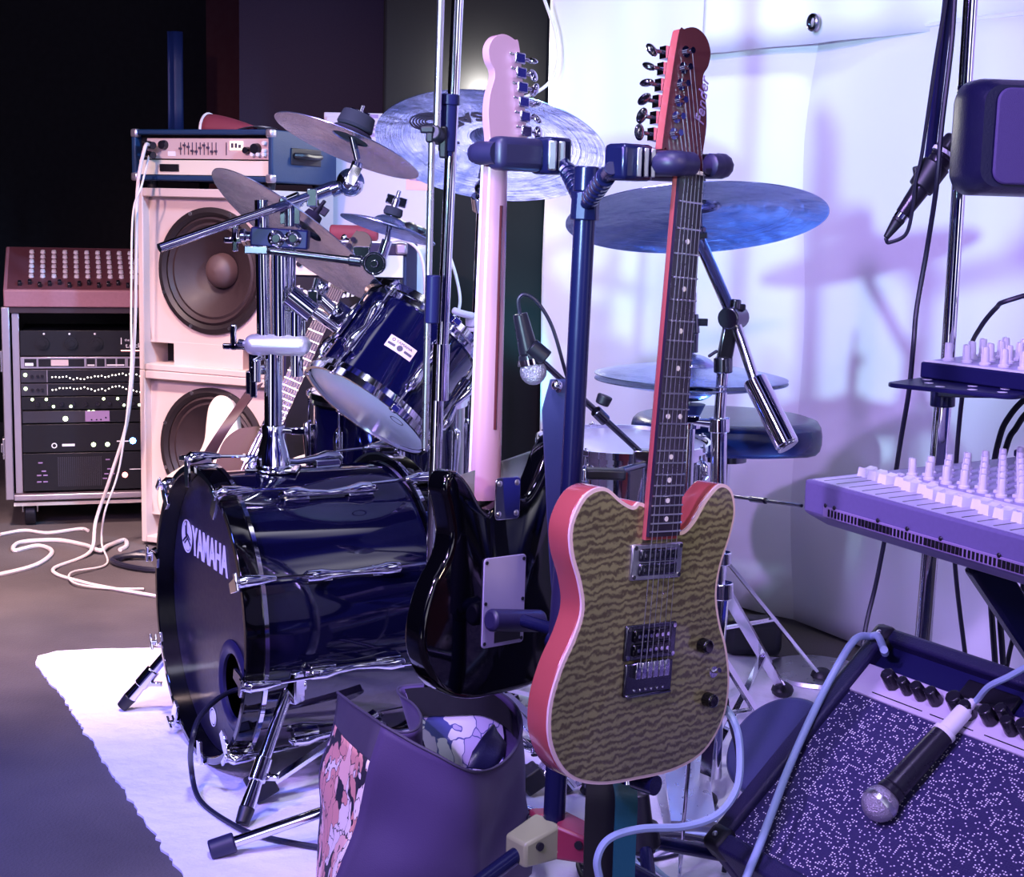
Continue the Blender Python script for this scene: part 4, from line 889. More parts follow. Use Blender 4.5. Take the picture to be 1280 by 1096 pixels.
pd = part('pedal', MB().bb((-.05, -.34, .008), (.05, -.02, .014)).add([(-.04, -.32, .03), (.04, -.32, .03), (.04, -.06, .11), (-.04, -.06, .11), (-.04, -.32, .02), (.04, -.32, .02), (.04, -.06, .10), (-.04, -.06, .10)], [(0, 1, 2, 3), (4, 7, 6, 5), (0, 4, 5, 1), (2, 6, 7, 3), (1, 5, 6, 2), (0, 3, 7, 4)]), 'brushed', hs)
# throne
tx = V((P(907, 545, 3.3).x, 3.3, 0)); zt = P(907, 518, 3.3).z
tr = thing('drum_throne', 'round dark blue padded drum throne in front of the curtain', 'stool', T(*tx))
prof = [(0, zt-.075), (.17, zt-.08), (.205, zt-.068), (.216, zt-.04), (.212, zt-.014), (.198, zt-.002), (.1, zt+.002), (0, zt+.002)]
nn = 72; rows = []
for r_, z_ in prof:
    rows.append([V((r_*math.cos(2*PI*j/nn)*(1-.07*max(0, math.cos(2*PI*j/nn+PI/2))**6), r_*math.sin(2*PI*j/nn)*(1-.10*max(0, math.cos(2*PI*j/nn+PI/2))**6), z_-(.03*(r_/.216)**3*max(0, math.cos(2*PI*j/nn-.2))**4 if z_ < zt-.03 else 0))) for j in range(nn)])
so = part('seat', MB().grid(rows, True), 'vinyl_blue', tr); s_ = so.modifiers.new('sub', 'SUBSURF'); s_.levels = 1; s_.render_levels = 1
part('seat_plate', MB().cyl((0, 0, zt-.105), (0, 0, zt-.076), .05).box((0, 0, zt-.08), (.16, .16, .008)), 'steel_dark', tr)
part('column', MB().cyl((0, 0, .14), (0, 0, zt-.1), .014).cyl((0, 0, .12), (0, 0, .34), .018), 'chrome', tr)
for k in range(3):
    a_ = .2+k*2*PI/3; d = V((math.cos(a_), math.sin(a_), 0)); l_ = part('leg', MB().bar(V((0, 0, .32)), d*.26+V((0, 0, .02)), .022, .008).bar(V((0, 0, .14)), d*.14+V((0, 0, .16)), .014, .006), 'chrome', tr, .001); part('rubber_foot', MB().sph(d*.265+V((0, 0, .02)), .021, 12, sq=(1.3, 1.3, .9)), 'rubber', l_)
# ================================================================ RIGHT CYMBAL STAND (boom, counterweight)
sY = 2.62; s0 = V((P(903, 760, sY).x, sY, 0))
se = thing('cymbal_stand', 'chrome boom stand with a fat counterweight holding the wide blue-lit crash', 'cymbal stand', T(*s0))
part('upright_tube', MB().cyl(V((s0.x, sY, .05)), P(899, 522, sY), .0145).cyl(P(899, 530, sY), P(905, 440, sY), .0105), 'chrome', se, world=True)
part('height_clamp', MB().cyl(P(899, 540, sY), P(899, 522, sY), .019).cyl(P(897, 530, sY), P(866, 527, sY), .009, .006).box(P(864, 524, sY), (.03, .012, .014)), 'chrome', se, .002, world=True)
jE = P(917, 397, sY)
part('boom_joint', MB().cyl(P(904, 466, sY), P(904, 446, sY), .017).bar(P(905, 450, sY), P(914, 405, sY), .022, .026).cyl(jE+V((-.014, -.022, 0)), jE+V((.014, .022, 0)), .02).cyl(P(918, 392, sY), P(920, 374, sY), .010).cyl(P(897, 438, sY), P(885, 446, sY), .003).box(P(925, 384, sY), (.02, .012, .012)), 'steel_dark', se, .003, world=True)
bt = P(874, 300, YE); bo = P(940, 470, 2.55); dd = (P(985, 556, 2.50)-P(921, 405, 2.6)).normalized()
part('boom_rod', MB().cyl(bt, jE, .0115).cyl(jE, P(944, 478, 2.56), .0095), 'chrome', se, world=True)
part('counterweight', MB().cyl(P(943, 474, 2.555), P(984, 556, 2.50), .021, n=24).cyl(P(984, 556, 2.5), P(986, 559, 2.498), .020, n=24), 'chrome', se, .003, world=True)
part('tilter', MB().cyl(bt, P(872, 284, YE), .012, .016).cyl(P(872, 285, YE), cE-nE*.012, .010).bar(P(868, 296, YE-.01), P(884, 294, YE-.01), .01, .012), 'steel_dark', se, .002, world=True)
part('wing_collar', MB().cyl(P(902, 690, sY), P(902, 705, sY), .018), 'chrome', se, .002, world=True); part('tripod_collar', MB().cyl(P(903, 748, sY), P(903, 728, sY), .020), 'chrome', se, .002, world=True)
cz_ = P(903, 735, sY).z
for px_, py_ in ((978, 862), (880, 1000), (830, 880)):
    f_ = Pz(px_, py_, .02); c0 = V((s0.x, sY, cz_))
    l_ = part('leg', MB().bar(c0, f_, .024, .008).bar(V((s0.x, sY, .10)), c0.lerp(f_, .62), .014, .006), 'chrome', se, .001, world=True); part('rubber_foot', MB().sph(f_, .02, 12, sq=(1.3, 1.3, .95)), 'rubber', l_, world=True)
# kick pedal + tripod legs glimpsed under the guitars
kp = BF @ V((0, -R0+.02, BD+.05)); KF = yawframe(V((kp.x, kp.y, .006)), (BL.x, BL.y))
kpd = thing('kick_pedal', 'chrome bass drum pedal standing on the rug behind the drum', 'drum pedal', KF)
part('base_plate', MB().bb((-.06, -.02, 0), (.06, .3, .008)), 'brushed', kpd, .002); part('footboard', MB().add([(-.045, .05, .11), (.045, .05, .11), (.045, .28, .03), (-.045, .28, .03), (-.045, .05, .1), (.045, .05, .1), (.045, .28, .02), (-.045, .28, .02)], [(0, 1, 2, 3), (4, 7, 6, 5), (0, 4, 5, 1), (2, 6, 7, 3), (1, 5, 6, 2), (0, 3, 7, 4)]), 'brushed', kpd)
for s_ in (-1, 1): part('post', MB().bb((s_*.055-.008, 0, .006), (s_*.055+.008, .02, .2)), 'chrome', kpd, .002)
part('beater', MB().cyl((0, .01, .19), (0, -.02, .34), .004).cyl((0, -.045, .34), (0, .005, .34), .022).cyl((-.06, .01, .19), (.06, .01, .19), .007), 'chrome', kpd)
# discs on the floor at the right
dc = Pz(1022, 840, .01); solo('metal_disc', 'flat silver disc lying on the floor behind the combo amplifier', 'disc', MB().lathe([(.12, 0), (.125, .004), (.12, .012), (.02, .018), (0, .018)], T(dc.x, dc.y, .004), 56), 'brushed', (dc.x, dc.y, .004))
nn_ = cym_normal(985, 935, -.62, .78, .72, False); dcc = P(972, 932, 2.56)
fm = zframe(dcc, nn_); q = MB().lathe([(0, -.03), (.095, -.03), (.104, -.02), (.104, .0), (.098, .008), (0, .008)], fm, 72)
lowz = min(v.z for v in q.v)
q.v = [v-V((0, 0, 0 if lowz > 0 else lowz-.006)) for v in q.v]
solo('round_drum_bag', 'round matte blue bag leaning behind the combo amplifier', 'bag', q, 'leather_navy', dcc, bevel=.004)
bx0 = Pz(905, 815, .01); solo('floor_box', 'low black box with a red strip on the rug by the stand legs', 'box', MB().bb((bx0.x, bx0.y-.03, .006), (bx0.x+.14, bx0.y+.05, .10)), 'rubber', bx0, bevel=.02)
# ================================================================ GUITARS (local x right in face view, y up the neck, z out of the face)
STRAT = [(0, 0), (.07, .004), (.125, .03), (.158, .08), (.161, .13), (.143, .185), (.117, .225), (.109, .26), (.118, .30), (.127, .328), (.120, .350), (.100, .354), (.074, .332), (.05, .300), (.034, .288), (.028, .292),
         (-.028, .306), (-.046, .308), (-.068, .335), (-.088, .375), (-.110, .398), (-.134, .392), (-.142, .358), (-.132, .31), (-.120, .265), (-.120, .225), (-.137, .18), (-.160, .13), (-.162, .085), (-.135, .032), (-.075, .004)]
TELE = [(0, 0), (.07, .003), (.125, .022), (.158, .065), (.164, .115), (.153, .165), (.135, .205), (.124, .245), (.128, .285), (.142, .325), (.148, .36), (.137, .390), (.113, .398), (.088, .378), (.068, .350), (.05, .336), (.034, .338), (.029, .345),
        (-.029, .376), (-.045, .372), (-.066, .380), (-.098, .398), (-.130, .388), (-.150, .352), (-.147, .315), (-.130, .275), (-.122, .24), (-.132, .205), (-.152, .165), (-.165, .115), (-.158, .065), (-.125, .022), (-.07, .003)]
def smooth2(poly, n=5): return [(p.x, p.y) for p in catmull([V((a, b, 0)) for a, b in poly], n, True)]
def inset(poly, d):
    n = len(poly); out = []
    for i in range(n):
        a, b = V((*poly[i-1], 0)), V((*poly[(i+1) % n], 0)); t = (b-a).normalized(); nr = V((-t.y, t.x, 0)); p = V((*poly[i], 0))+nr*d; out.append((p.x, p.y))
    return out
def slab(poly, z0, z1, rnd):
    """body slab with rounded edges (poly counter-clockwise)"""
    mb = MB(); rows = []
    for k in range(5):
        t = PI/2*k/4; rows.append([V((*p, z0+rnd*(1-math.sin(t)))) for p in inset(poly, rnd*(1-math.cos(t)))][:] if False else [V((*p, z0+rnd-rnd*math.cos(t))) for p in inset(poly, rnd-rnd*math.sin(t))])
    for k in range(5):
        t = PI/2*k/4; rows.append([V((*p, z1-rnd+rnd*math.sin(t))) for p in inset(poly, rnd-rnd*math.cos(t))])
    mb.grid(rows, True); n = len(poly); m = len(mb.v); mb.f += [tuple(range(n-1, -1, -1)), tuple(range(m-n, m))]
    return mb
def gprof(y, w, zt, d, n=8):                                  # neck cross section: flat top at zt, D-shaped back
    return [V((-w, y, zt))]+[V((-w*math.cos(PI*i/n), y, zt-.004-d*math.sin(PI*i/n))) for i in range(0, n+1)]+[V((w, y, zt))]
def neck_mesh(y0, y1, zt, w0=.028, w1=.021):
    rows = []
    for i in range(20):
        t = i/19; rows.append(gprof(y0+(y1-y0)*t, w0+(w1-w0)*t, zt, .018-.003*t))
    mb = MB(); k = len(rows[0])
    mb.grid(rows, True); mb.f += [tuple(range(k-1, -1, -1)), tuple(range(19*k, 20*k))]
    return mb
HEADSTOCK = [(-.0215, .0), (-.024, .012), (-.042, .026), (-.046, .034), (-.026, .165), (-.016, .178), (.004, .183), (.022, .175), (.031, .158), (.028, .140), (.020, .128), (.019, .115), (.026, .09), (.028, .06), (.023, .025), (.0215, 0)]
def frets(yn, L, n, w0, w1, y0, zt):
    mb = MB()
    for k in range(1, n+1):
        y = yn-(L-L/2**(k/12)); t = (y-y0)/(yn-y0); w = w0+(w1-w0)*t; mb.tube([(-w, y, zt+.0008), (w, y, zt+.0008)], .0012, 6)
    return mb
def fy(yn, L, k): return yn-(L-L/2**(k/12))

def build_red():
    xr = V((.79, .62, 0)).normalized(); bot = P(797, 974, 1.90); top = P(868, 40, 1.965)
    u = (top-bot).normalized(); x = (xr-u*xr.dot(u)).normalized(); z = x.cross(u); sc = (top-bot).length/.985
    fm = frame(bot, x, u, z) @ MX.Scale(1., 4, V((1, 0, 0)))
    g = thing('electric_guitar', 'red-sided electric guitar with olive flamed top hanging front-on from the guitar stand', 'guitar', fm)
    out = smooth2(TELE); S = (top-bot).length/.985
    part('body', slab(out, -.045, -.0035, .004), 'mahogany', g)
    part('binding', MB().prism(out, -.0036, .0), 'binding', g, 0, label='pale pink binding')
    tp = inset(out, .0048); part('flamed_top', MB().prism(tp, -.001, .0012), 'flame_top', g, 0, label='olive brown flamed maple top')
    yn, L = .815*S, .648; zt = .010; y0 = .328
    yn = .806; L = .648; yb = yn-L
    part('neck', neck_mesh(y0, yn, zt), 'mahogany', g, label='red neck')
    rows = [[V((-w, y, zt+.0005)), V((-w, y, zt+.0055)), V((0, y, zt+.0068)), V((w, y, zt+.0055)), V((w, y, zt+.0005))] for y, w in ((.333, .0282), (.36, .028), (yn, .0212))]
    mb = MB().grid(rows, True); mb.f += [(4, 3, 2, 1, 0), (10, 11, 12, 13, 14)]; fb = part('fretboard', mb, 'rosewood', g, ang=20)
    part('fret', frets(yn, L, 22, .0282, .0212, .333, zt+.0062), 'brushed', fb)
    for k in (3, 5, 7, 9, 12, 15, 17, 19, 21):
        y = (fy(yn, L, k)+fy(yn, L, k-1))/2
        for xx in ((-.011, .011) if k == 12 else (0,)): part('inlay_dot', MB().cyl((xx, y, zt+.005), (xx, y, zt+.0072), .0035, n=14), 'ivory', fb)
    part('nut', MB().box((0, yn+.002, zt+.005), (.044, .005, .009)), 'ivory', g, .0008)
    hsF = T(0, yn+.004, zt-.002) @ Rx(-.06)
    hp = smooth2(HEADSTOCK, 4); hs = part('headstock', MB().prism(hp, -.014, 0, hsF), 'mahogany', g, .002, label='red-edged headstock')
    hf = part('headstock_face', MB().prism(inset(hp, .0012), .0001, .0012, hsF), 'mahogany_head', hs)
    part('script_lettering', MB().text('Fender', .022, hsF @ T(.020, .092, .0016) @ Rz(PI/2-.12), shear=.3), 'print_violet', hf, label='small pale script')
    pegs = []
    for k in range(6):
        t = (k+.45)/6; bx, by = -.046+.020*t+.013, .034+.128*t; pegs.append((bx, by))
        pg = part('tuning_peg', MB().cyl((bx, by, -.0), (bx, by, .004), .0075, n=16, m=hsF).cyl((bx, by, .0), (bx, by, .016), .0032, n=12, m=hsF).cyl((bx, by, .012), (bx, by, .017), .0042, n=12, m=hsF).box((bx-.007, by, -.0205), (.022, .016, .012), hsF), 'chrome', g)
        part('peg_button', MB().cyl((bx-.018, by, -.021), (bx-.030, by, -.021), .0028, n=10, m=hsF).sph((0, 0, 0), .0105, 14, hsF @ T(bx-.037, by, -.021) @ Rx(.5*k), (.75, 1.05, .45)), 'steel_dark', pg)
    for k in range(6):
        xs = -.0165+.0066*k; xb = -.026+.0104*k; bx, by = pegs[k]; r_ = .00062-.00007*k
        p_ = [V((xb*.96, yb, .0145)), V((xs, yn, zt+.010)), hsF @ V((bx+.003, by, .012))]
        part('string', MB().tube(p_, max(.0004, r_), 6), 'brushed', g)
    # pickups
    for nm, y, a_ in (('neck', .298, .0), ('bridge', .190, .0)):
        pk = part('pickup', MB().box((0, y, .003), (.092, .048, .006)), 'brushed' if nm == 'neck' else 'steel_dark', g, .002, label='chrome-framed humbucker pickup')
        pc_ = part('pickup_coil', MB().box((0, y-.0095, .006), (.068, .0175, .009)).box((0, y+.0095, .006), (.068, .0175, .009)), 'steel_dark' if nm == 'neck' else 'black_gloss', pk, .003)
        q = MB()
        for s_ in (-1, 1):
            for k in range(6): q.cyl((-.026+.0104*k, y+s_*.0095, .009), (-.026+.0104*k, y+s_*.0095, .0112), .0027, n=10)
        part('pole_screw', q, 'chrome', pc_)
        q = MB()
        for sx in (-1, 1):
            for sy in (-1, 1): q.cyl((sx*.041, y+sy*.0195, .005), (sx*.041, y+sy*.0195, .0075), .0032, n=10)
        part('frame_screw', q, 'chrome', pk)
    br = part('bridge', MB().box((0, yb-.018, .004), (.086, .045, .006)).box((0, yb-.0385, .006), (.082, .004, .009)), 'steel_dark', g, .002)
    sd = MB()
    for k in range(6): sd.box((-.026+.0104*k, yb-.004, .010), (.009, .022, .008)).cyl((-.026+.0104*k, yb-.032, .006), (-.026+.0104*k, yb-.032, .0085), .002, n=8)
    part('saddle', sd, 'chrome', br, .001)
    for xx, yy in ((.1, .176), (.118, .098)): 
        part('control_knob', MB().cyl((xx, yy, .001), (xx, yy, .018), .0105, .0095, n=24), 'black_gloss', g, .0025)
    part('toggle_switch', MB().cyl((.125, .136, .001), (.125, .136, .006), .008, n=18).cyl((.125, .136, .006), (.123, .142, .018), .0024, .0035, n=10), 'chrome', g)
    part('output_jack', MB().cyl((.157, .085, -.022), (.178, .079, -.022), .012, n=16), 'rubber', g)
    part('strap_button', MB().cyl((0, .001, -.022), (0, -.012, -.022), .004, .007, n=14), 'chrome', g)
    return g, fm
RED, REDF = build_red()

def build_black():
    xr = V((.72, .69, 0)).normalized(); bot = P(601, 861, 2.24); top = P(627, 50, 2.30)
    u = (top-bot).normalized(); x = -(xr-u*xr.dot(u)).normalized(); z = x.cross(u)
    fm = frame(bot, x, u, z)                                   # face points away from the viewer
    g = thing('electric_guitar', 'black electric guitar seen from its back, with a pink maple neck and pale back plate', 'guitar', fm)
    L0 = (top-bot).length; out = smooth2(STRAT)
    part('body', slab(out, -.045, 0, .010), 'black_gloss', g)
    yn, L = L0-.178, .648; zt = .008
    part('neck', neck_mesh(.30, yn, zt), 'maple', g, label='pale pink maple neck')
    rows = [[V((-w, y, zt+.0005)), V((-w, y, zt+.006)), V((w, y, zt+.006)), V((w, y, zt+.0005))] for y, w in ((.27, .0285), (yn, .0212))]
    mb = MB().grid(rows, True); mb.f += [(3, 2, 1, 0), (4, 5, 6, 7)]; fb = part('fretboard', mb, 'binding', g)
    st = part('neck_stripe', MB().tube([(0, .41, zt-.0205), (0, .55, zt-.0200), (0, yn-.07, zt-.0183)], .0032, 8), 'mahogany_head', g, label='dark stripe down the neck back')
    hsF = T(0, yn+.002, zt-.004)
    hp = smooth2([(a_*1.12, b_) for a_, b_ in HEADSTOCK], 4); hs = part('headstock', MB().prism(hp, -.014, 0, hsF), 'maple', g, .0025)
    for k in range(6):
        t = (k+.45)/6; bx, by = (-.046+.020*t+.012)*1.12, .034+.128*t
        pg = part('tuning_peg', MB().box((bx-.004, by, -.0195), (.021, .0165, .011), hsF).cyl((bx, by, 0), (bx, by, .014), .0032, n=10, m=hsF).box((bx+.009, by+.006, -.016), (.006, .005, .004), hsF), 'chrome', g, .0025)
        part('peg_button', MB().cyl((bx-.014, by, -.02), (bx-.025, by, -.02), .0028, n=10, m=hsF).sph((0, 0, 0), .0105, 14, hsF @ T(bx-.032, by, -.02) @ Rx(.9*k), (.8, 1.05, .42)), 'chrome', pg)
    np_ = part('neck_plate', MB().prism(rect_round(-.026, .275, .026, .34, .007), -.0475, -.0452), 'chrome', g, .0008, label='chrome neck plate')
    q = MB()
    for sx in (-1, 1):
        for sy in (.284, .331): q.sph((sx*.0185, sy, -.0478), .0048, 10, sq=(1, 1, .5))
    part('plate_screw', q, 'brushed', np_)
    bp = part('back_plate', MB().prism(rect_round(-.043, .079, .045, .218, .006), -.0478, -.0452), 'plate_grey', g, .0008, label='pale grey-violet back plate')
    part('bridge_slot', MB().bb((-.035, .085, -.0484), (.02, .102, -.0478)), 'rack_black', bp)
    q = MB()
    for sx, sy in ((-.038, .086), (-.038, .148), (-.038, .211), (.04, .086), (.04, .148), (.04, .211)): q.cyl((sx, sy, -.0486), (sx, sy, -.0476), .003, n=10)
    part('plate_screw', q, 'screw', bp)
    for k in range(6):
        part('string', MB().tube([(-.026+.0104*k, .13, .012), (-.0165+.0066*k, yn, zt+.009)], .0005, 5), 'brushed', g)
    part('pickguard', MB().prism(inset(out, .028), .0002, .002), 'print_white', g)
    part('strap_button', MB().cyl((.11, .392, -.022) if False else (-.118, .39, -.02), (-.124, .404, -.02), .004, .007, n=14), 'chrome', g)
    return g, fm
BLK, BLKF = build_black()

def build_cream():
    # leans against the side of the cabinets, face to the viewer
    a = P(268, 690, 3.88); b = P(455, 292, 4.12); u = (b-a).normalized(); xr = V((.93, -.15, .0)); x = (xr-u*xr.dot(u)).normalized(); z = x.cross(u)
    Ls = (b-a).length/.985
    fm = frame(a, x, u, z)
    g = thing('electric_guitar', 'cream electric guitar with dark red pickguard leaning behind the bass drum', 'guitar', fm)
    out = smooth2([(p[0]*Ls*1.42, p[1]*Ls*1.02) for p in STRAT])
    part('body', slab(out, -.045, 0, .007), 'cream_body', g)
    pk = [fm.inverted() @ Pp(x_, y_, a, z) for x_, y_ in ((268, 610), (270, 580), (279, 553), (295, 538), (312, 534), (330, 533), (345, 536), (350, 570), (345, 612), (305, 625))]
    part('pickguard', MB().prism(smooth2([(p_.x, p_.y) for p_ in pk][::-1], 4), .0002, .0025), 'pickguard_red', g, label='dark red pickguard')
    yn = .805*Ls; part('neck', neck_mesh(.30*Ls, yn, .008), 'mahogany_head', g)
    rows = [[V((-w, y, .0085)), V((-w, y, .0145)), V((w, y, .0145)), V((w, y, .0085))] for y, w in ((.29*Ls, .0285), (yn, .0215))]
    mb = MB().grid(rows, True); mb.f += [(3, 2, 1, 0), (4, 5, 6, 7)]; fb = part('fretboard', mb, 'rosewood', g); part('fret', frets(yn, .648*Ls, 21, .0285, .0215, .29*Ls, .0148), 'brushed', fb)
    part('headstock', MB().prism(smooth2([(p[0], p[1]*Ls+yn+.002) for p in HEADSTOCK], 4), -.010, .003), 'rack_black', g, .002)
    for k in range(6):
        t = (k+.45)/6; bx, by = -.046+.020*t+.012, (.034+.128*t)*Ls+yn
        pg = part('tuning_peg', MB().cyl((bx, by, .003), (bx, by, .014), .0075, n=12).box((bx-.01, by, -.012), (.018, .014, .008)), 'chrome', g); part('peg_button', MB().cyl((bx-.018, by, -.01), (bx-.03, by, -.01), .003, n=8).sph((bx-.037, by, -.01), .010, 12, sq=(.8, 1, .5)), 'chrome', pg)
        part('string', MB().tube([(-.026+.0104*k, .14*Ls, .016), (-.0165+.0066*k, yn, .0165), (bx, by, .013)], .0008, 5), 'chrome', g)
    for y in (.165, .215, .27): part('pickup', MB().box((0, y*Ls, .004), (.085, .02, .012)), 'ivory', g, .003)
    part('bridge', MB().box((0, .12*Ls, .004), (.085, .04, .01)), 'chrome', g, .002)
    for xx, yy in ((.07, .15), (.085, .115), (.095, .08)): part('control_knob', MB().cyl((xx, yy*Ls, .001), (xx, yy*Ls, .018), .011, .009), 'ivory', g)
    sp = MB(); sp.strip(catmull([P(318, 484, 3.93), P(303, 505, 3.84), P(285, 530, 3.80), P(268, 556, 3.79), P(256, 580, 3.80), P(246, 610, 3.85)], 6), [V((.022, .004, .012))]*31, .003)
    part('strap', sp, 'leather_brown', g, world=True, label='brown leather strap')
    return g
build_cream()
# ================================================================ GUITAR STAND
gY = 2.12
gb = Pz(690, 1255, 0); pt, pm, pbm = P(734, 208, gY), P(708, 720, gY), P(691, 1055, gY)
ax = (pt-pm).normalized(); base = pm+ax*((.30-pm.z)/ax.z)
gs = thing('guitar_stand', 'black double guitar stand with padded yokes holding the two guitars', 'guitar stand', T(base.x, base.y, 0))
part('main_pole', MB().cyl(base-ax*.16, pm+ax*.02, .0165).cyl(pm-ax*.06, pt-ax*.03, .0155), 'stand_black', gs, world=True)
part('pole_cap', MB().cyl(pt-ax*.035, pt, .0185, .018).cyl(pt-ax*.075, pt-ax*.035, .021, .020, n=8), 'stand_black', gs, .002, world=True)
part('height_clutch', MB().cyl(pm-ax*.10, pm+ax*.02, .0225, .0195), 'rubber_soft', gs, .003, world=True)
def yoke(name, tgt, ndir, wid, arm_from, arm_to, lab):
    """padded fork around the neck: tgt = neck centre, ndir = towards the open side"""
    n = V(ndir).normalized(); s = V((0, 0, 1)).cross(n); s.normalize(); bk = tgt-n*.055
    q = MB(); 
    yk = part('yoke', MB().bar(bk-s*(wid*.5)-n*.0, bk+s*(wid*.5), .034, .036), 'rubber_soft', gs, .008, world=True, label=lab, seg=3)
    for k in (-1, 1):
        a_ = bk+s*k*wid*.5
        part('yoke_prong', MB().tube(catmull([a_-n*.005, a_+n*.04+s*k*.004, a_+n*.085+s*k*.001, a_+n*.112-s*k*.004], 5), [.0165]*10+[.0155]*3+[.012, .012, .012][:3], 12), 'rubber_soft', yk, world=True)
    hd = bk+(arm_to-bk)*.35
    part('yoke_hinge', MB().bar(hd, arm_to, .036, .034), 'stand_black', gs, .006, world=True)
    q = MB(); m = arm_to; d = (arm_from-m)
    q.cyl(m, arm_from, .0085)
    for k in range(5): q.cyl(m+d*(.25+.12*k), m+d*(.31+.12*k), .0135)
    part('flex_arm', q, 'stand_black', gs, .001, world=True)
hub = pt-ax*.055
# rear (black) guitar: neck just under the headstock
nb = BLKF @ V((0, (P(640, 190, 2.28)-BLKF.translation).length-.004, -.004))
bz = BLKF.to_3x3() @ V((0, 0, 1))
s_b = V((.72, .69, 0)).normalized()
vb = V((s_b.y, -s_b.x, 0))                                   # towards the viewer side
yb_ = part('yoke', MB().bar(nb+vb*.034-s_b*.046, nb+vb*.034+s_b*.05, .036, .05), 'rubber_soft', gs, .012, world=True, label='padded yoke behind the pink neck', seg=3)
for k in (-1, 1):
    a_ = nb+vb*.03+s_b*(.052 if k > 0 else -.040)
    part('yoke_prong', MB().tube(catmull([a_+vb*.008, a_-vb*.02+s_b*k*.003, a_-vb*.04+s_b*k*.002], 6), [.0175]*10+[.015]*3, 12), 'rubber_soft', yb_, world=True)
he = nb+vb*.045+s_b*.062
part('yoke_hinge', MB().bar(he-s_b*.02, he+s_b*.028, .044, .056), 'stand_black', gs, .006, world=True)
q = MB(); 
for dx in (-.016, .002):
    q.box(he+s_b*dx+vb*.022, (.013, .006, .044), None)
part('hinge_plate', q, 'brushed', gs, .002, world=True)
q = MB(); m_ = he+s_b*.025; d_ = hub-m_; q.cyl(m_, hub, .009)
for k in range(6): q.cyl(m_+d_*(.3+.09*k), m_+d_*(.355+.09*k), .0135)
part('flex_arm', q, 'stand_black', gs, .001, world=True)
# front (red) guitar
nr_ = REDF @ V((0, .818, .0)); s_r = V((.79, .62, 0)).normalized(); vr = V((s_r.y, -s_r.x, 0))
yr = part('yoke', MB().bar(nr_-vr*.030-s_r*.075, nr_-vr*.030+s_r*.045, .034, .042), 'rubber_soft', gs, .010, world=True, label='padded yoke under the red headstock', seg=3)
for k in (-1, 1):
    a_ = nr_-vr*.028+s_r*k*.046
    pr = [a_-vr*.01, a_+vr*.03+s_r*k*.003, a_+vr*.052-s_r*k*.002, a_+vr*.058-s_r*k*.018, a_+vr*.058-s_r*k*.032]
    part('yoke_prong', MB().tube(catmull(pr, 5), [.0165]*14+[.0155]*6+[.012], 12), 'rubber_soft', yr, world=True)
he = nr_-vr*.018-s_r*.085
part('yoke_hinge', MB().bar(he-s_r*.022, he+s_r*.03, .040, .046), 'stand_black', gs, .006, world=True)
q = MB()
for dx in (-.012, .0, .012): q.box(he+s_r*(dx+.012)+vr*.024, (.006, .006, .036))
part('hinge_plate', q, 'brushed', gs, .001, world=True)
q = MB(); m_ = he-s_r*.025-V((0, 0, .008)); d_ = hub-m_; q.cyl(m_, hub, .009)
for k in range(6): q.cyl(m_+d_*(.2+.1*k), m_+d_*(.26+.1*k), .0135)
part('flex_arm', q, 'stand_black', gs, .001, world=True)
# lower rests
cl_ = pm-ax*.085
b0 = P(652, 775, 2.19); br_ = part('body_rest', MB().cyl(P(612, 775, 2.165), P(677, 776, 2.225), .0175), 'rubber_soft', gs, .005, world=True)
part('rest_arm', MB().cyl(b0, cl_, .010).cyl(P(690, 797, 2.13), P(699, 803, 2.12), .016), 'stand_black', gs, world=True)
r0 = REDF @ V((-.02, .06, -.068)); part('body_rest', MB().cyl(r0-s_r*.05, r0+s_r*.06, .0175), 'rubber_soft', gs, .005, world=True)
part('rest_arm', MB().cyl(r0, base+ax*.06, .010).cyl(REDF @ V((.03, -.014, -.035)), REDF @ V((.035, -.014, .0)), .014).cyl(REDF @ V((.03, -.014, -.035)), r0, .009), 'stand_black', gs, world=True)
# collar + legs
cc = P(692, 1040, gY)
col = part('leg_collar', MB().cyl(cc-ax*.02, cc+ax*.02, .036, .028), 'plastic_yellow', gs, .004, world=True, label='olive and red leg collar')
for k, mname in ((0, 'plastic_yellow'), (1, 'plastic_red'), (2, 'plastic_red')):
    a_ = math.radians((219, -22, 100)[k]); d = V((math.cos(a_), math.sin(a_), 0)); 
    lgm = part('leg_bracket', MB().add([cc+d*.01+d.cross(V((0, 0, 1)))*.03+V((0, 0, .025)), cc+d*.075+d.cross(V((0, 0, 1)))*.024+V((0, 0, .008)), cc+d*.075-d.cross(V((0, 0, 1)))*.024+V((0, 0, .008)), cc+d*.01-d.cross(V((0, 0, 1)))*.03+V((0, 0, .025)), cc+d*.01+d.cross(V((0, 0, 1)))*.03-V((0, 0, .03)), cc+d*.075+d.cross(V((0, 0, 1)))*.024-V((0, 0, .03)), cc+d*.075-d.cross(V((0, 0, 1)))*.024-V((0, 0, .03)), cc+d*.01-d.cross(V((0, 0, 1)))*.03-V((0, 0, .03))], [(0, 1, 2, 3), (7, 6, 5, 4), (0, 4, 5, 1), (1, 5, 6, 2), (2, 6, 7, 3), (3, 7, 4, 0)]), mname, col, .005, world=True)
    part('bracket_bolt', MB().cyl(cc+d*.05+d.cross(V((0, 0, 1)))*.03, cc+d*.05-d.cross(V((0, 0, 1)))*.03, .0065, n=12), 'screw', lgm, world=True)
    f_ = V((cc.x, cc.y, 0))+d*.40+V((0, 0, .016)); l_ = part('leg', MB().cyl(cc+d*.05-V((0, 0, .01)), f_, .0125), 'stand_black', gs, world=True); part('rubber_foot', MB().cyl(f_+(cc+d*.05-f_).normalized()*.05, f_, .016), 'rubber', l_, .003, world=True)
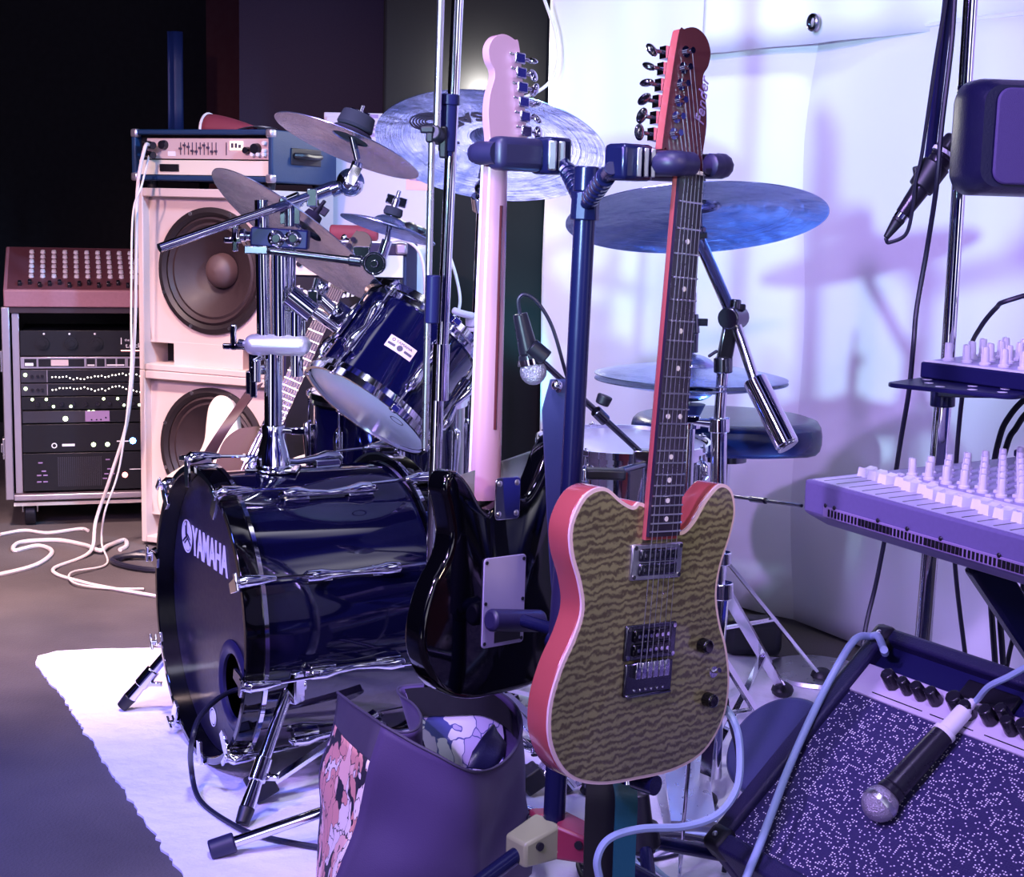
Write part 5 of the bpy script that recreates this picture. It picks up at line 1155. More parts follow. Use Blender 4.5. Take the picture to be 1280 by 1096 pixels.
# ================================================================ STRAPS
q = MB(); pts = catmull([P(697, 474, 2.215), P(698, 520, 2.20), P(701, 580, 2.20), P(704, 650, 2.20), P(708, 720, 2.21), P(712, 770, 2.23), P(712, 800, 2.25)], 6)
wv = [V((.024, .010, 0))*(.45+.55*min(1, i/5)) for i in range(len(pts))]
ns = solo('guitar_strap', 'navy leather strap hanging between the black guitar and the stand pole', 'strap', q.strip(pts, wv, .004), 'leather_navy', pts[0])
part('strap_button', MB().sph(P(696, 482, 2.195), .009, 12).cyl(P(696, 480, 2.20), P(698, 488, 2.185), .004), 'chrome', ns, world=True)
pts = catmull([P(768, 968, 2.02), P(769, 1000, 2.04), P(767, 1040, 2.05), P(764, 1100, 2.05), P(760, 1200, 2.05)], 6)
solo('guitar_strap', 'teal strap hanging down below the red guitar', 'strap', MB().strip(catmull([P(780, 978, 2.005), P(783, 1000, 2.0), P(781, 1050, 2.0), P(779, 1110, 2.0), P(777, 1200, 2.0)], 6), V((.016, .003, 0)), .003), 'strap_teal', P(780, 978, 2.0))
solo('guitar_strap', 'wide black strap hanging beside the teal one below the red guitar', 'strap', MB().strip(catmull([P(752, 970, 2.03), P(751, 1000, 2.02), P(749, 1050, 2.02), P(748, 1110, 2.02), P(748, 1200, 2.02)], 6), V((.022, .004, 0)), .004), 'strap_black', P(752, 972, 2.03))
# ================================================================ MIC STAND BETWEEN DRUM AND BLACK GUITAR
mY = 2.42; m0 = V((P(549, 600, mY).x-.015, mY, 0))
ms = thing('microphone_stand', 'tall chrome microphone stand with folded boom in front of the rack tom', 'microphone stand', T(*m0))
part('lower_tube', MB().cyl(m0+V((0, 0, .10)), P(549, 430, mY), .0105).cyl(P(550, 500, mY), P(552, 430, mY), .0135), 'chrome', ms, world=True)
part('upper_tube', MB().cyl(P(550, 500, mY), P(579, -160, mY), .0095), 'chrome', ms, world=True); part('boom_pivot', MB().cyl(P(579, -150, mY)+V((0, .02, 0)), P(556, -150, mY-.03)+V((0, -.02, 0)), .02), 'rubber', ms, .004, world=True)
part('height_clutch', MB().cyl(P(559, 190, mY), P(562, 120, mY), .0145).cyl(P(561.5, 132, mY), P(562, 118, mY), .0165).cyl(P(558.5, 196, mY), P(559.5, 180, mY), .0125), 'console_dark', ms, .002, world=True)
bm_ = part('boom_tube', MB().cyl(P(556, -160, mY-.03), P(546, 160, mY-.03), .0062).cyl(P(540, 165, mY-.03), P(531, 560, mY-.02), .0055), 'brushed', ms, world=True)
part('boom_weight', MB().cyl(P(542, 344, mY-.035), P(540, 404, mY-.035), .0115), 'console_dark', bm_, .002, world=True)
part('wing_clamp', MB().cyl(P(549, 172, mY-.01), P(541, 165, mY-.04), .013).box(P(534, 162, mY-.04), (.022, .008, .012)).box(P(537, 172, mY-.04), (.012, .008, .016)).box(P(554, 178, mY-.01), (.012, .02, .05)), 'rubber', ms, .003, world=True)
mb0 = V((m0.x, mY, .115)); part('leg_hub', MB().cyl(mb0-V((0, 0, .025)), mb0+V((0, 0, .025)), .022), 'rubber', ms, .003, world=True)
for k, (px_, py_) in enumerate(((268, 1061), (700, 1048), (640, 980))):
    f_ = Pz(px_, py_, .018) if k == 0 else V((m0.x, mY, .018))+((Pz(px_, py_, .018)-V((m0.x, mY, .018))).normalized())*.34
    l_ = part('leg', MB().cyl(mb0, f_, .0095), 'chrome', ms, world=True, label='copper-lit chrome leg' if k == 0 else None); d = (mb0-f_).normalized(); part('rubber_foot', MB().cyl(f_+d*.035, f_-d*.008, .017), 'rubber_soft', l_, .003, world=True)
# second slim tripod whose leg shows beside the bag
f0 = Pz(322, 998, .012); f1 = P(425, 920, 2.62)
ts = thing('tripod_stand', 'chrome strut stand with a wedge rubber foot beside the drum spur', 'stand', T(f1.x+.10, f1.y+.03, 0))
l_ = part('leg', MB().bar(f0+V((0, 0, .012)), P(470, 890, 2.66), .022, .008), 'chrome', ts, .001, world=True)
part('rubber_foot', MB().bar(f0+V((-.014, -.004, .014)), f0+V((.026, .012, .036)), .036, .045), 'rubber', l_, .004, world=True)
c0 = P(470, 890, 2.66); part('upright_tube', MB().cyl(V((c0.x, c0.y, .02)), V((c0.x, c0.y, c0.z-.02)), .011), 'chrome', ts, world=True)
# struts right of the bag (tripod of the lettered cymbal's neighbour)
t2 = thing('tripod_stand', 'violet-lit folding strut legs between the bag and the red guitar', 'stand', T(*P(612, 850, 2.75)))
for a_, b_ in (((610, 850), (722, 985)), ((632, 868), (735, 965))): part('leg', MB().bar(P(*a_, 2.78), P(*b_, 2.6), .020, .008), 'chrome', t2, .001, world=True)
part('brace', MB().bar(P(640, 930, 2.7), P(668, 938, 2.66), .018, .007).bar(P(655, 922, 2.7), P(690, 950, 2.64), .016, .010).cyl(P(668, 936, 2.655), P(668, 944, 2.645), .008), 'chrome', t2, .002, world=True)
ff = Pz(665, 988, .012); l_ = part('leg', MB().bar(P(683, 955, 2.64), ff+V((.01, 0, .02)), .024, .010), 'brushed', t2, .002, world=True)
part('rubber_foot', MB().bar(ff+V((-.020, -.004, .012)), ff+V((.016, .008, .034)), .044, .040), 'rubber', l_, .004, world=True)
part('upright_tube', MB().cyl(V((P(614, 850, 2.78).x, 2.78, .01)), P(614, 840, 2.78), .012), 'chrome', t2, world=True)
f2 = Pz(735, 985, .015); part('rubber_foot', MB().sph(f2, .016, 10), 'rubber', t2, world=True)
# ================================================================ DRUM MICROPHONE (small, on a clip boom) right of the pink neck
dY = 2.55; dmb, dmt = P(668, 470, dY), P(650, 392, dY)
dm = thing('microphone', 'small microphone with a round mesh head pointing down right of the pink neck', 'microphone', T(*dmb)); dx_ = (dmt-dmb).normalized()
part('body', MB().cyl(dmb+dx_*.026, dmb+dx_*.04, .021, .019).cyl(dmb+dx_*.04, dmt, .0175, .0125), 'mic_body', dm, .002, world=True)
part('grille_ball', MB().sph(dmb+dx_*.008, .0235, 20), 'mesh_ball', dm, world=True); part('collar_ring', MB().cyl(dmb+dx_*.022, dmb+dx_*.032, .0235), 'chrome', dm, world=True)
part('connector', MB().cyl(dmt-dx_*.045, dmt+dx_*.0, .0145, .012), 'brushed', dm, .002, world=True)
cs = thing('clip_boom', 'slim boom rod with knob carrying the small microphone beside the guitar stand', 'microphone boom', T(*P(748, 545, dY)))
part('rod', MB().cyl(P(678, 452, dY), P(812, 576, 2.64), .0058), 'steel_dark', cs, world=True)
part('mic_clip', MB().cyl(P(664, 432, dY-.02), P(683, 448, dY-.02), .0145).cyl(P(660, 446, dY), P(676, 440, dY), .021), 'rubber', cs, .002, world=True)
part('grip_knob', MB().cyl(P(752, 506, dY), P(757, 494, dY), .012, .014), 'rubber', cs, .003, world=True); part('sleeve', MB().cyl(P(744, 513, 2.57), P(757, 526, 2.58), .0105).box(P(802, 572, 2.63), (.03, .03, .03)), 'steel_dark', cs, .002, world=True)
bbx = P(745, 590, 2.62); part('support_tube', MB().cyl(P(812, 576, 2.64), V((P(815, 700, 2.66).x, 2.66, .012)), .009), 'steel_dark', cs, world=True)
part('pad', MB().box(P(757, 592, 2.5), (.068, .03, .018)), 'rubber', cs, .004, world=True)
part('pad_arm', MB().cyl(P(770, 590, 2.5), P(812, 578, 2.64), .006), 'steel_dark', cs, world=True)
cable('microphone_cable', 'thin dark cable arching from the small microphone down to its boom', [dmt, P(648, 375, dY), P(656, 368, dY), P(672, 378, dY), P(690, 408, dY), P(704, 455, dY), P(712, 490, 2.58), P(716, 560, 2.6)], .0032, 'cable_dark')
# ================================================================ TOTE BAG
def bag():
    rim = [P(422, 866, 2.16), P(440, 880, 2.07), P(477, 906, 1.95), P(515, 928, 1.93), P(548, 945, 1.91), P(572, 958, 1.91), P(594, 965, 1.93), P(618, 960, 1.99), P(640, 942, 2.06), P(652, 915, 2.12), P(648, 888, 2.16), P(628, 868, 2.19), P(598, 855, 2.22), P(550, 855, 2.25), P(503, 858, 2.26), P(499, 868, 2.22), P(516, 880, 2.17), P(526, 896, 2.12), P(520, 912, 2.07), P(497, 915, 2.07), P(465, 900, 2.12), P(440, 882, 2.17)]
    rim = [P(*[(422, 866), (440, 880), (477, 906), (515, 928), (548, 945), (572, 958), (594, 965), (618, 960), (640, 942), (652, 915), (648, 888), (628, 868), (598, 855), (550, 855), (503, 858), (499, 868), (516, 880), (526, 896), (520, 912), (497, 915), (465, 900), (440, 882)][i], p.y+.16) for i, p in enumerate(rim)]
    b_cor = {'A': V((-.305, 2.31, .004)), 'B': V((-.275, 2.06, .004)), 'E': V((-.03, 2.09, .004)), 'F': V((.05, 2.29, .004)), 'H': V((.0, 2.39, .004))}
    n = len(rim)
    wts = []
    def basept(i):
        ks = [(0, b_cor['A']), (2, b_cor['B']), (6, b_cor['E']), (9, b_cor['F']), (12, b_cor['H']), (n, b_cor['A'])]
        for (k0, v0), (k1, v1) in zip(ks, ks[1:]):
            if k0 <= i <= k1: return v0.lerp(v1, (i-k0)/(k1-k0))
    fm = T(-.12, 2.23, .004)
    g = thing('tote_bag', 'dark purple tote bag with floral side panel open on the rug', 'bag', fm)
    dens = 4; rim_s = []; base_s = []
    for i in range(n):
        for k in range(dens):
            t = k/dens; 
            p0, p1, p2, p3 = rim[i-1], rim[i], rim[(i+1) % n], rim[(i+2) % n]
            if i in (0, 2) or (i+1) % n in (0, 2): rim_s.append(p1.lerp(p2, t))
            else: rim_s.append(((p1*2)+(p2-p0)*t+(p0*2-p1*5+p2*4-p3)*t*t+(p1*3-p0-p2*3+p3)*t**3)*.5)
            base_s.append(basept(i+t))
    m = len(rim_s); NR = 26
    def surf(i, t, off=0.):                                   # t 0 rim .. 1 base
        i %= m; p = rim_s[i].lerp(base_s[i], t)
        # inward folds relax into the box shape, belly and wrinkles
        k = math.sin(PI*t); c = V((-.11, 2.24, p.z)); d = (p-c); d.z = 0; d.normalize()
        w = .010*math.sin(i*.33+t*3)+.012*NZ.noise(V((i*.10, t*3.1, 2.2)))
        return p+d*(w*k+off)
    def panel(i0, i1, t0, t1, nr, off=0.):
        return [[surf(i, t0+(t1-t0)*r/nr, off) for i in range(i0, i1+1)] for r in range(nr+1)]
    A, B, E_, H_ = 0, 2*dens, 8*dens, 12*dens
    def pan(nm, i0, i1, t0, t1, mt, lab=None, off=0., par=g):
        o = part(nm, MB().grid(panel(i0, i1, t0, t1, NR, off)), mt, par, world=True, label=lab, ang=60); s_ = o.modifiers.new('thick', 'SOLIDIFY'); s_.thickness = .003; return o
    pan('side_band', A, B, 0, .17, 'cloth_trim', 'plain dark band above the floral side')
    pan('floral_side', A, B, .17, 1, 'floral_pink', 'pink and cream floral side panel')
    pan('front_panel', B, E_+dens*2, 0, 1, 'cloth_purple', 'plain purple front')
    pan('back_panel', E_+dens*2, m, 0, 1, 'cloth_purple', None)
    ii = MB(); ii.grid([[surf(i, .03+.62*r/14, -.010) for i in range(E_+dens*3, H_+2*dens+1)] for r in range(15)])
    li = part('lining', ii, 'floral_lilac', g, world=True, label='lilac floral lining'); 
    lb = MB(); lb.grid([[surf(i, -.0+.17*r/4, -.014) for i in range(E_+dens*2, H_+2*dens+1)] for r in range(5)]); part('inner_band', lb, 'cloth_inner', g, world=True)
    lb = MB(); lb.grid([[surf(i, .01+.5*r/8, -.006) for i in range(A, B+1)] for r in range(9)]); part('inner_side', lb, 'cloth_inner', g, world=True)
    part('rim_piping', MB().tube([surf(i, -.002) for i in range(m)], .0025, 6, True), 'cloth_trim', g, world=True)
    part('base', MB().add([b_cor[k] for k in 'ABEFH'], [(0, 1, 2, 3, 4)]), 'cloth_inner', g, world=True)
    # a dark fold / leather flap inside the right corner
    fl = MB(); fl.grid([[P(x0+(x1-x0)*s, y0+(y1-y0)*s, Y0+.02*s) for s in (0, .33, .66, 1)] for x0, y0, x1, y1, Y0 in ((618, 905, 624, 918, 2.24), (605, 920, 634, 930, 2.22), (592, 938, 630, 945, 2.20), (585, 958, 618, 962, 2.17))])
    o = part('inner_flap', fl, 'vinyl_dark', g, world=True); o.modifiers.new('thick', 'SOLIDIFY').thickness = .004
bag()
# ================================================================ COMBO AMPLIFIER (tilted back)
ph = math.radians(57.5); tt = math.radians(40); cA_ = P(1098, 778, 2.3)
cr = V((math.cos(ph), -math.sin(ph), 0)); cs_ = V((math.sin(ph)*math.cos(tt), math.cos(ph)*math.cos(tt), math.sin(tt))); cn = cr.cross(cs_)
CL, CWd, CDp2 = .455, .56, .205
o0 = cA_-cs_*CL
if o0.z-CDp2*cn.z < .003: CDp2 = (o0.z-.003)/cn.z
CBF = frame(o0, cr, cs_, cn)
ca = thing('combo_amplifier', 'tilted-back combo amplifier with sparkling violet grille cloth and black trim', 'amplifier', CBF)
ft_ = .032
b = MB(); b.bb((0, 0, -CDp2), (ft_, CL, .0)); b.bb((CWd-ft_, 0, -CDp2), (CWd, CL, .0)); b.bb((ft_, 0, -CDp2), (CWd-ft_, ft_, 0)); b.bb((ft_, CL-.024, -CDp2), (CWd-ft_, CL, .0)); b.bb((ft_, ft_, -CDp2), (CWd-ft_, CL-.024, -CDp2+.012))
part('cabinet_box', b, 'tolex_black', ca, .012, seg=3)
py0 = CL-.125
part('grille_cloth', MB().bb((ft_, ft_, -.03), (CWd-ft_, py0, -.012)), 'grille_cloth', ca, label='sparkling violet grille cloth')
part('control_panel', MB().bb((ft_, py0, -.03), (CWd-ft_, py0+.055, -.008)), 'panel_lilac' if 'panel_lilac' in MATS else 'plate_grey', ca, .002).data.materials[0] = mat('panel_lilac', (.62, .55, .68), .35)
part('upper_recess', MB().bb((ft_, py0+.055, -.05), (CWd-ft_, CL-.024, -.02)), 'console_dark', ca)
part('panel_line', MB().bb((.075, py0+.008, -.008), (.175, py0+.0095, -.007)).bb((.19, py0+.008, -.008), (.27, py0+.0095, -.007)).bb((.29, py0+.008, -.008), (.5, py0+.0095, -.007)), 'knob_dark', ca)
k0 = None
for i, (x, y, r) in enumerate([(.10, .034, .014), (.131, .032, .011), (.158, .032, .012), (.186, .032, .012), (.226, .036, .015), (.25, .03, .012), (.285, .034, .013), (.305, .045, .012), (.325, .03, .012), (.35, .034, .013), (.372, .034, .013), (.395, .034, .012), (.42, .034, .012)]):
    part('control_knob', MB().cyl((x, py0+y, -.008), (x, py0+y, .020), r, r*.8, n=8), 'knob_dark', ca, .002)
q = MB().bb((.205, py0+.055, -.019), (.30, py0+.088, -.008)); part('input_plate', q, 'knob_dark', ca, .004)
part('maker_script', MB().bb((.31, py0+.072, -.02), (.318, py0+.082, -.0185)).bb((.324, py0+.072, -.02), (.328, py0+.082, -.0185)).bb((.334, py0+.077, -.02), (.346, py0+.080, -.0185)), 'print_violet', ca)
for x, y in ((-.003, -.003), (-.003, CL-.04), (CWd-.04, CL-.04), (CWd-.04, -.003)):
    cg = part('corner_guard', MB().bb((x, y, -.04), (x+.043, y+.043, .004)), 'rubber', ca, .012, seg=3)
    part('corner_screw', MB().sph((x+.021, y+.021, .0045), .005, 10, sq=(1, 1, .5)), 'brushed', cg)
for s_ in (.08, CWd-.08):
    e_ = CBF @ V((s_, CL*.8, -CDp2)); part('tilt_leg', MB().cyl(e_, V((e_.x+.03, e_.y+.03, .0)), .010), 'rubber', ca, world=True)
# ---------------- microphone lying on it
mb_, mt_ = None, None
def on_amp(x, y, h): return Pp(x, y, CBF @ V((0, 0, -.012+h)), cn)
mB = on_amp(1100, 1004, .026); mT = on_amp(1206, 888, .021); md = (mT-mB).normalized()
hm_ = thing('microphone', 'vocal microphone with a silver mesh ball lying across the combo amplifier grille', 'microphone', T(*mB))
l_ = (mT-mB).length
part('grille_ball', MB().sph(mB, .0258, 28), 'mesh_ball', hm_, world=True)
part('ball_band', MB().lathe([(.0262, -.004), (.0266, 0), (.0262, .004)], zframe(mB, md), 32), 'brushed', hm_, world=True)
part('body', MB().cyl(mB+md*.018, mB+md*.03, .0205, .0195, n=28).cyl(mB+md*.03, mB+md*(l_-.045), .0185, .0165, n=28), 'mic_body', hm_, .002, world=True)
part('connector', MB().cyl(mB+md*(l_-.05), mB+md*(l_-.042), .0172, n=24).cyl(mB+md*(l_-.046), mT, .0135, .0125, n=24).cyl(mT, mT+md*.02, .010, .006), 'print_white', hm_, .001, world=True, label='silver connector')
cable('microphone_cable', 'grey cable running from the lying microphone up over the amplifier knobs', [mT+md*.015, on_amp(1222, 874, .024), on_amp(1236, 858, .05), on_amp(1262, 845, .06), on_amp(1300, 824, .06), on_amp(1350, 800, .06)], .0048, 'cable_blue')
pe = CBF @ V((.02, CL-.02, .012))
cable('amp_top_cable', 'pale blue cable hooked over the amplifier corner and hanging down across its grille', [P(1105, 812, 2.20), CBF @ V((.055, CL-.05, .004)), P(1098, 796, 2.245), CBF @ V((.018, CL-.035, .0115)), P(1068, 800, 2.25), on_amp(1040, 845, .024), on_amp(1010, 905, .02), on_amp(985, 962, .018), on_amp(965, 1015, .02), on_amp(948, 1060, .024), on_amp(932, 1100, .026), P(915, 1160, 1.95)], .0062, 'cable_blue', 10)
pj = REDF @ V((.176, .080, -.022))
cable('guitar_cable', 'pale blue cable curving from the red guitar jack round below its body', [pj, P(919, 905, 2.0), P(925, 940, 1.99), P(921, 985, 1.97), P(897, 1018, 1.95), P(855, 1033, 1.93), P(800, 1036, 1.90), P(762, 1048, 1.88), P(747, 1072, 1.87), P(750, 1100, 1.87), P(765, 1160, 1.87), Pz(775, 1300, .008)], .0055, 'cable_blue')
cable('stage_cable', 'black cable hanging just right of the red guitar down behind the combo amplifier', [P(905, 870, 2.35), P(913, 900, 2.33), P(923, 945, 2.32), P(922, 985, 2.32), P(915, 1010, 2.33), Pz(905, 1090, .008)], .0045, 'cable_dark')
# cables coiled on the rug
def coil(nm, lab, c, r, k, material, rad, seed):
    rr = random.Random(seed); pts = []
    for i in range(int(k*14)):
        a_ = 2*PI*i/14; q = r*(1+.14*math.sin(a_*.37+seed)); pts.append(V((c.x+q*math.cos(a_)*1.15, c.y+q*math.sin(a_), rad+.006+.012*rr.random()+.004*(i//14))))
    cable(nm, lab, pts, rad, material, sm=4)
coil('coiled_cable', 'dark cable coiled on the rug in front of the tilted amplifier corner', Pz(850, 1100, 0), .13, 2.6, 'cable_dark', .0045, 1)
coil('coiled_cable', 'blue cable loop on the rug among the dark coils', Pz(880, 1090, 0), .09, 1.7, 'cable_blue', .004, 4)
coil('coiled_cable', 'black cable looped around the foot of the guitar stand pole', Pz(690, 1105, 0), .10, 2.3, 'cable_dark', .0042, 7)
cable('stage_cable', 'thin dark wire lying loose across the rug below the teal strap', [Pz(640, 1075, .008), Pz(720, 1060, .008), Pz(800, 1075, .008), Pz(860, 1064, .009), Pz(905, 1050, .008)], .0035, 'cable_dark')
# short black tripod leg piece at the lower middle
tl0 = P(810, 1042, 2.2)
fs = thing('floor_stand', 'stubby black tripod foot between the straps and the amplifier', 'stand', T(tl0.x, tl0.y, 0))
part('column', MB().cyl(V((tl0.x-.006, tl0.y, tl0.z-.03)), P(800, 990, 2.2), .020, .014), 'rubber', fs, .003, world=True); part('hub', MB().cyl(P(806, 1058, 2.2), P(803, 1030, 2.2), .026), 'rubber', fs, .004, world=True)
f_ = Pz(912, 1075, .02); 
for q_ in (P(890, 1048, 2.25), P(815, 1076, 2.1), P(770, 1060, 2.3)):
    e_ = P(806, 1050, 2.2); d = (q_-e_); f_ = e_+d*(e_.z-.016)/max(.05, (e_.z-q_.z)) if False else V((e_.x+d.x*2.2, e_.y+d.y*2.2, .018)); l_ = part('leg', MB().cyl(e_, f_, .011), 'stand_black', fs, world=True); part('rubber_foot', MB().sph(f_, .018, 12), 'rubber', l_, world=True)
for xx, lab in ((835, 'thin chrome rod rising between the red guitar and the amplifier'),):
    r1 = P(862, 940, 2.28); r2 = P(849, 1096, 2.28); dn = (r2-r1).normalized(); e_ = r1+dn*((r1.z-.004)/-dn.z)
    solo('metal_rod', lab, 'rod', MB().cyl(e_, r1-dn*.15, .0035, n=10), 'chrome', e_)
# ================================================================ BIG MIXER ON AN X STAND
m0_ = P(1003, 652, 2.2); MXF = yawframe(m0_, (.457, -.89)); ML, MD = .62, .44; fh_ = .066; tl_ = math.radians(1.6)
bm = thing('mixing_console', 'large violet-lit mixing desk with white faders and grey knobs on a keyboard stand', 'mixer', MXF)
rh = fh_+MD*math.tan(tl_)
body = MB().add([(0, 0, .016), (0, MD, .016), (0, MD, rh), (0, 0, fh_), (ML, 0, .016), (ML, MD, .016), (ML, MD, rh), (ML, 0, fh_), (.035, .02, 0), (.035, MD-.02, 0), (ML-.035, MD-.02, 0), (ML-.035, .02, 0)], [(0, 3, 2, 1), (4, 5, 6, 7), (0, 4, 7, 3), (1, 2, 6, 5), (3, 7, 6, 2), (0, 1, 9, 8), (4, 11, 10, 5), (0, 8, 11, 4), (1, 5, 10, 9), (8, 9, 10, 11)])
part('case', body, 'console_metal', bm, .004)
TS2 = T(0, 0, fh_) @ Rx(tl_)
part('front_vent', MB().bb((.05, -.003, .018), (ML-.02, .0, .034)), 'panel_violet' if 'panel_violet' in MATS else 'console_metal', bm, .001).data.materials[0] = mat('panel_violet', (.3, .22, .42), .4)
b = MB()
for i in range(70):
    x = .062+i*.0075
    if x < ML-.03: b.bb((x, -.0038, .0205), (x+.0042+.002*((i//9) % 2), -.003, .031))
part('vent_slot', b, 'rack_black', bm)
q = MB()
for x in (.055, .075, .17, .23, .295, .4): q.sph((x, -.003, .0355), .0035, 10, sq=(1, .5, 1))
part('case_screw', q, 'screw', bm)
part('fader_strip', MB().bb((.012, .006, .0002), (ML-.01, .112, .0012), TS2), 'console_top' if 'console_top' in MATS else 'plate_grey', bm).data.materials[0] = mat('console_top', (.5, .48, .66), .4)
part('knob_field', MB().bb((.012, .135, .0002), (ML-.01, MD-.02, .0012), TS2), 'console_lilac' if 'console_lilac' in MATS else 'plate_grey', bm).data.materials[0] = mat('console_lilac', (.36, .33, .55), .4)
part('scribble_strip', MB().bb((.012, .115, .0002), (ML-.01, .132, .0022), TS2), 'print_white', bm)
fd = None; sp_ = .0285
b = MB()
for i in range(20): b.bb((.03+i*sp_, .012, .0012), (.0325+i*sp_, .105, .0016), TS2)
part('fader_slot', b, 'knob_dark', bm)
fp = [.095, .09, .085, .092, .08, .084, .07, .066, .07, .076, .062, .06, .064, .07, .08, .075, .07, .08, .09, .07]
fdd = None
for i in range(20):
    m_ = TS2 @ T(.031+i*sp_, fp[i], .0012); dk = i in (13, 14, 15)
    if dk:
        if fdd is None: fdd = part('fader_cap', MB().add([(-.0095, -.013, 0), (.0095, -.013, 0), (.0095, .013, 0), (-.0095, .013, 0), (-.008, -.011, .014), (.008, -.011, .014), (.008, .011, .014), (-.008, .011, .014), (-.008, 0, .011), (.008, 0, .011)], [(0, 1, 5, 4), (3, 7, 6, 2), (0, 4, 8, 7, 3), (1, 2, 6, 9, 5), (4, 5, 9, 8), (8, 9, 6, 7)]), 'console_dark', bm, label='dark fader cap'); fdd.matrix_local = m_
        else: inst(fdd, bm, m_)
    elif fd is None: fd = part('fader_cap', MB().add([(-.0095, -.013, 0), (.0095, -.013, 0), (.0095, .013, 0), (-.0095, .013, 0), (-.008, -.011, .014), (.008, -.011, .014), (.008, .011, .014), (-.008, .011, .014), (-.008, 0, .011), (.008, 0, .011)], [(0, 1, 5, 4), (3, 7, 6, 2), (0, 4, 8, 7, 3), (1, 2, 6, 9, 5), (4, 5, 9, 8), (8, 9, 6, 7)]), 'fader_white', bm); fd.matrix_local = m_
    else: inst(fd, bm, m_)
kn = None; kc = 0
for j in range(7):
    for i in range(14):
        m_ = TS2 @ T(.058+i*.0365, .158+j*.037, .0012); kc += 1
        if kn is None: kn = part('channel_knob', MB().lathe([(.0085, 0), (.0085, .003), (.0062, .005), (.0058, .024), (.005, .0265), (0, .027)], n=14).bb((-.0012, -.0068, .012), (.0012, .0, .0278)), 'knob_white', bm); kn.matrix_local = m_
        else: inst(kn, bm, m_)
bt_ = MB()
for i in range(14): bt_.bb((.045+i*.0365, .139, .001), (.056+i*.0365, .146, .005), TS2); bt_.bb((.066+i*.0365, .17, .001), (.076+i*.0365, .178, .006), TS2)
part('push_button', bt_, 'knob_white', bm, .001)
part('rear_module', MB().bb((.30, MD-.10, .002), (ML, MD-.0, .05), TS2), 'console_lilac', bm, .004); part('rear_rail', MB().bb((.0, MD-.016, 0), (ML, MD, .012), TS2), 'console_dark', bm, .003)
# stand
xs = thing('keyboard_stand', 'thick dark X-shaped keyboard stand under the large mixing desk', 'stand', T(MXF.translation.x, MXF.translation.y, 0))
mz = m0_.z
def mp(x, y, z=0): return MXF @ V((x, y, z))
for y in (.14, .34):
    part('top_arm', MB().bar(mp(.14, y, -.016), mp(.56, y, -.016), .032, .028), 'stand_black', xs, .004, world=True)
    part('end_pad', MB().bar(mp(.12, y, -.016), mp(.16, y, -.016), .036, .0305), 'strap_teal', xs, .004, world=True)
f_z = -mz
leg1 = P(1262, 712, 1.98); leg2 = P(1300, 820, 1.92)
da = (leg2-leg1).normalized(); 
part('leg', MB().bar(mp(.2, .167, -.03), V((mp(.30, .60, 0).x, mp(.30, .60, 0).y, .03)), .030, .050), 'stand_black', xs, .006, world=True)
part('leg', MB().bar(mp(.55, .20, -.03), V((mp(.60, .60, 0).x, mp(.60, .60, 0).y, .03)), .030, .040), 'stand_black', xs, .006, world=True)
part('floor_bar', MB().bar(mp(.2, .60, f_z+.016), mp(.7, .60, f_z+.016), .034, .03), 'stand_black', xs, .004, world=True); part('cross_bar', MB().bar(mp(.25, .385, f_z*.52), mp(.58, .40, f_z*.52), .024, .024), 'stand_black', xs, .004, world=True)
# ================================================================ MIC STAND WITH SHELF, SMALL MIXER, MIC
qY = 2.47; q0 = V((P(1166, 800, qY).x-.012, qY, 0))
st = thing('microphone_stand', 'blue-lit microphone stand at the right with its boom folded down and a small shelf', 'microphone stand', T(*q0))
pq = P(1179, 500, qY)
part('lower_tube', MB().cyl(V((q0.x-.01, qY, .0)), pq, .0145), 'chrome', st, world=True); part('upper_tube', MB().cyl(P(1180, 520, qY), P(1224, -170, qY), .0115), 'chrome', st, world=True)
part('base_plate', MB().lathe([(.0, 0), (.13, 0), (.13, .012), (.03, .03), (0, .03)], T(q0.x-.01, qY, .005), 40), 'stand_black', st, world=True)
part('clamp_sleeve', MB().cyl(P(1178, 508, qY), P(1179, 486, qY), .0205), 'stand_black', st, .002, world=True)
part('boom_pivot', MB().cyl(P(1223, -160, qY)+V((0, .02, 0)), P(1204, -160, qY-.055)+V((0, -.02, 0)), .022), 'rubber', st, .004, world=True); part('boom_tube', MB().cyl(P(1205, -170, qY-.055), P(1161, 208, qY-.03), .0085), 'console_dark', st, world=True)
sh0 = P(1104, 478, 2.30); SHF = yawframe(sh0, (.75, -.66))
shelf_poly = rect_round(0, 0, .21, .185, .022)
mb = MB().prism(shelf_poly, -.007, 0)
sf = part('shelf', mb, 'console_dark', st, .002); sf.data.transform(W[st].inverted() @ SHF)
q = MB()
for x, y in ((.05, .055), (.085, .02), (.115, .07), (.135, .025), (.165, .075), (.18, .03), (.025, .1), (.06, .12)): q.cyl((x, y, -.0075), (x, y, .0004), .0075, n=16)  # white discs painted for the bright curtain showing through the shelf
hl = part('shelf_hole', q, 'print_white', sf, label='white disc painted as bright curtain seen through a hole'); hl.data.transform(W[st].inverted() @ SHF)
bk_ = part('shelf_arm', MB().bar(SHF @ V((.12, .1, -.014)), P(1179, 492, qY), .03, .012), 'stand_black', st, .002, world=True)
sm0 = SHF @ V((.004, .115, .0005)); SMF = yawframe(sm0, (.56, -.83)); s2 = thing('mixing_console', 'small mixing desk with tall grey knobs on the shelf above the large one', 'mixer', SMF)
sw, sd = .42, .25; h0 = .026; t3 = math.radians(3)
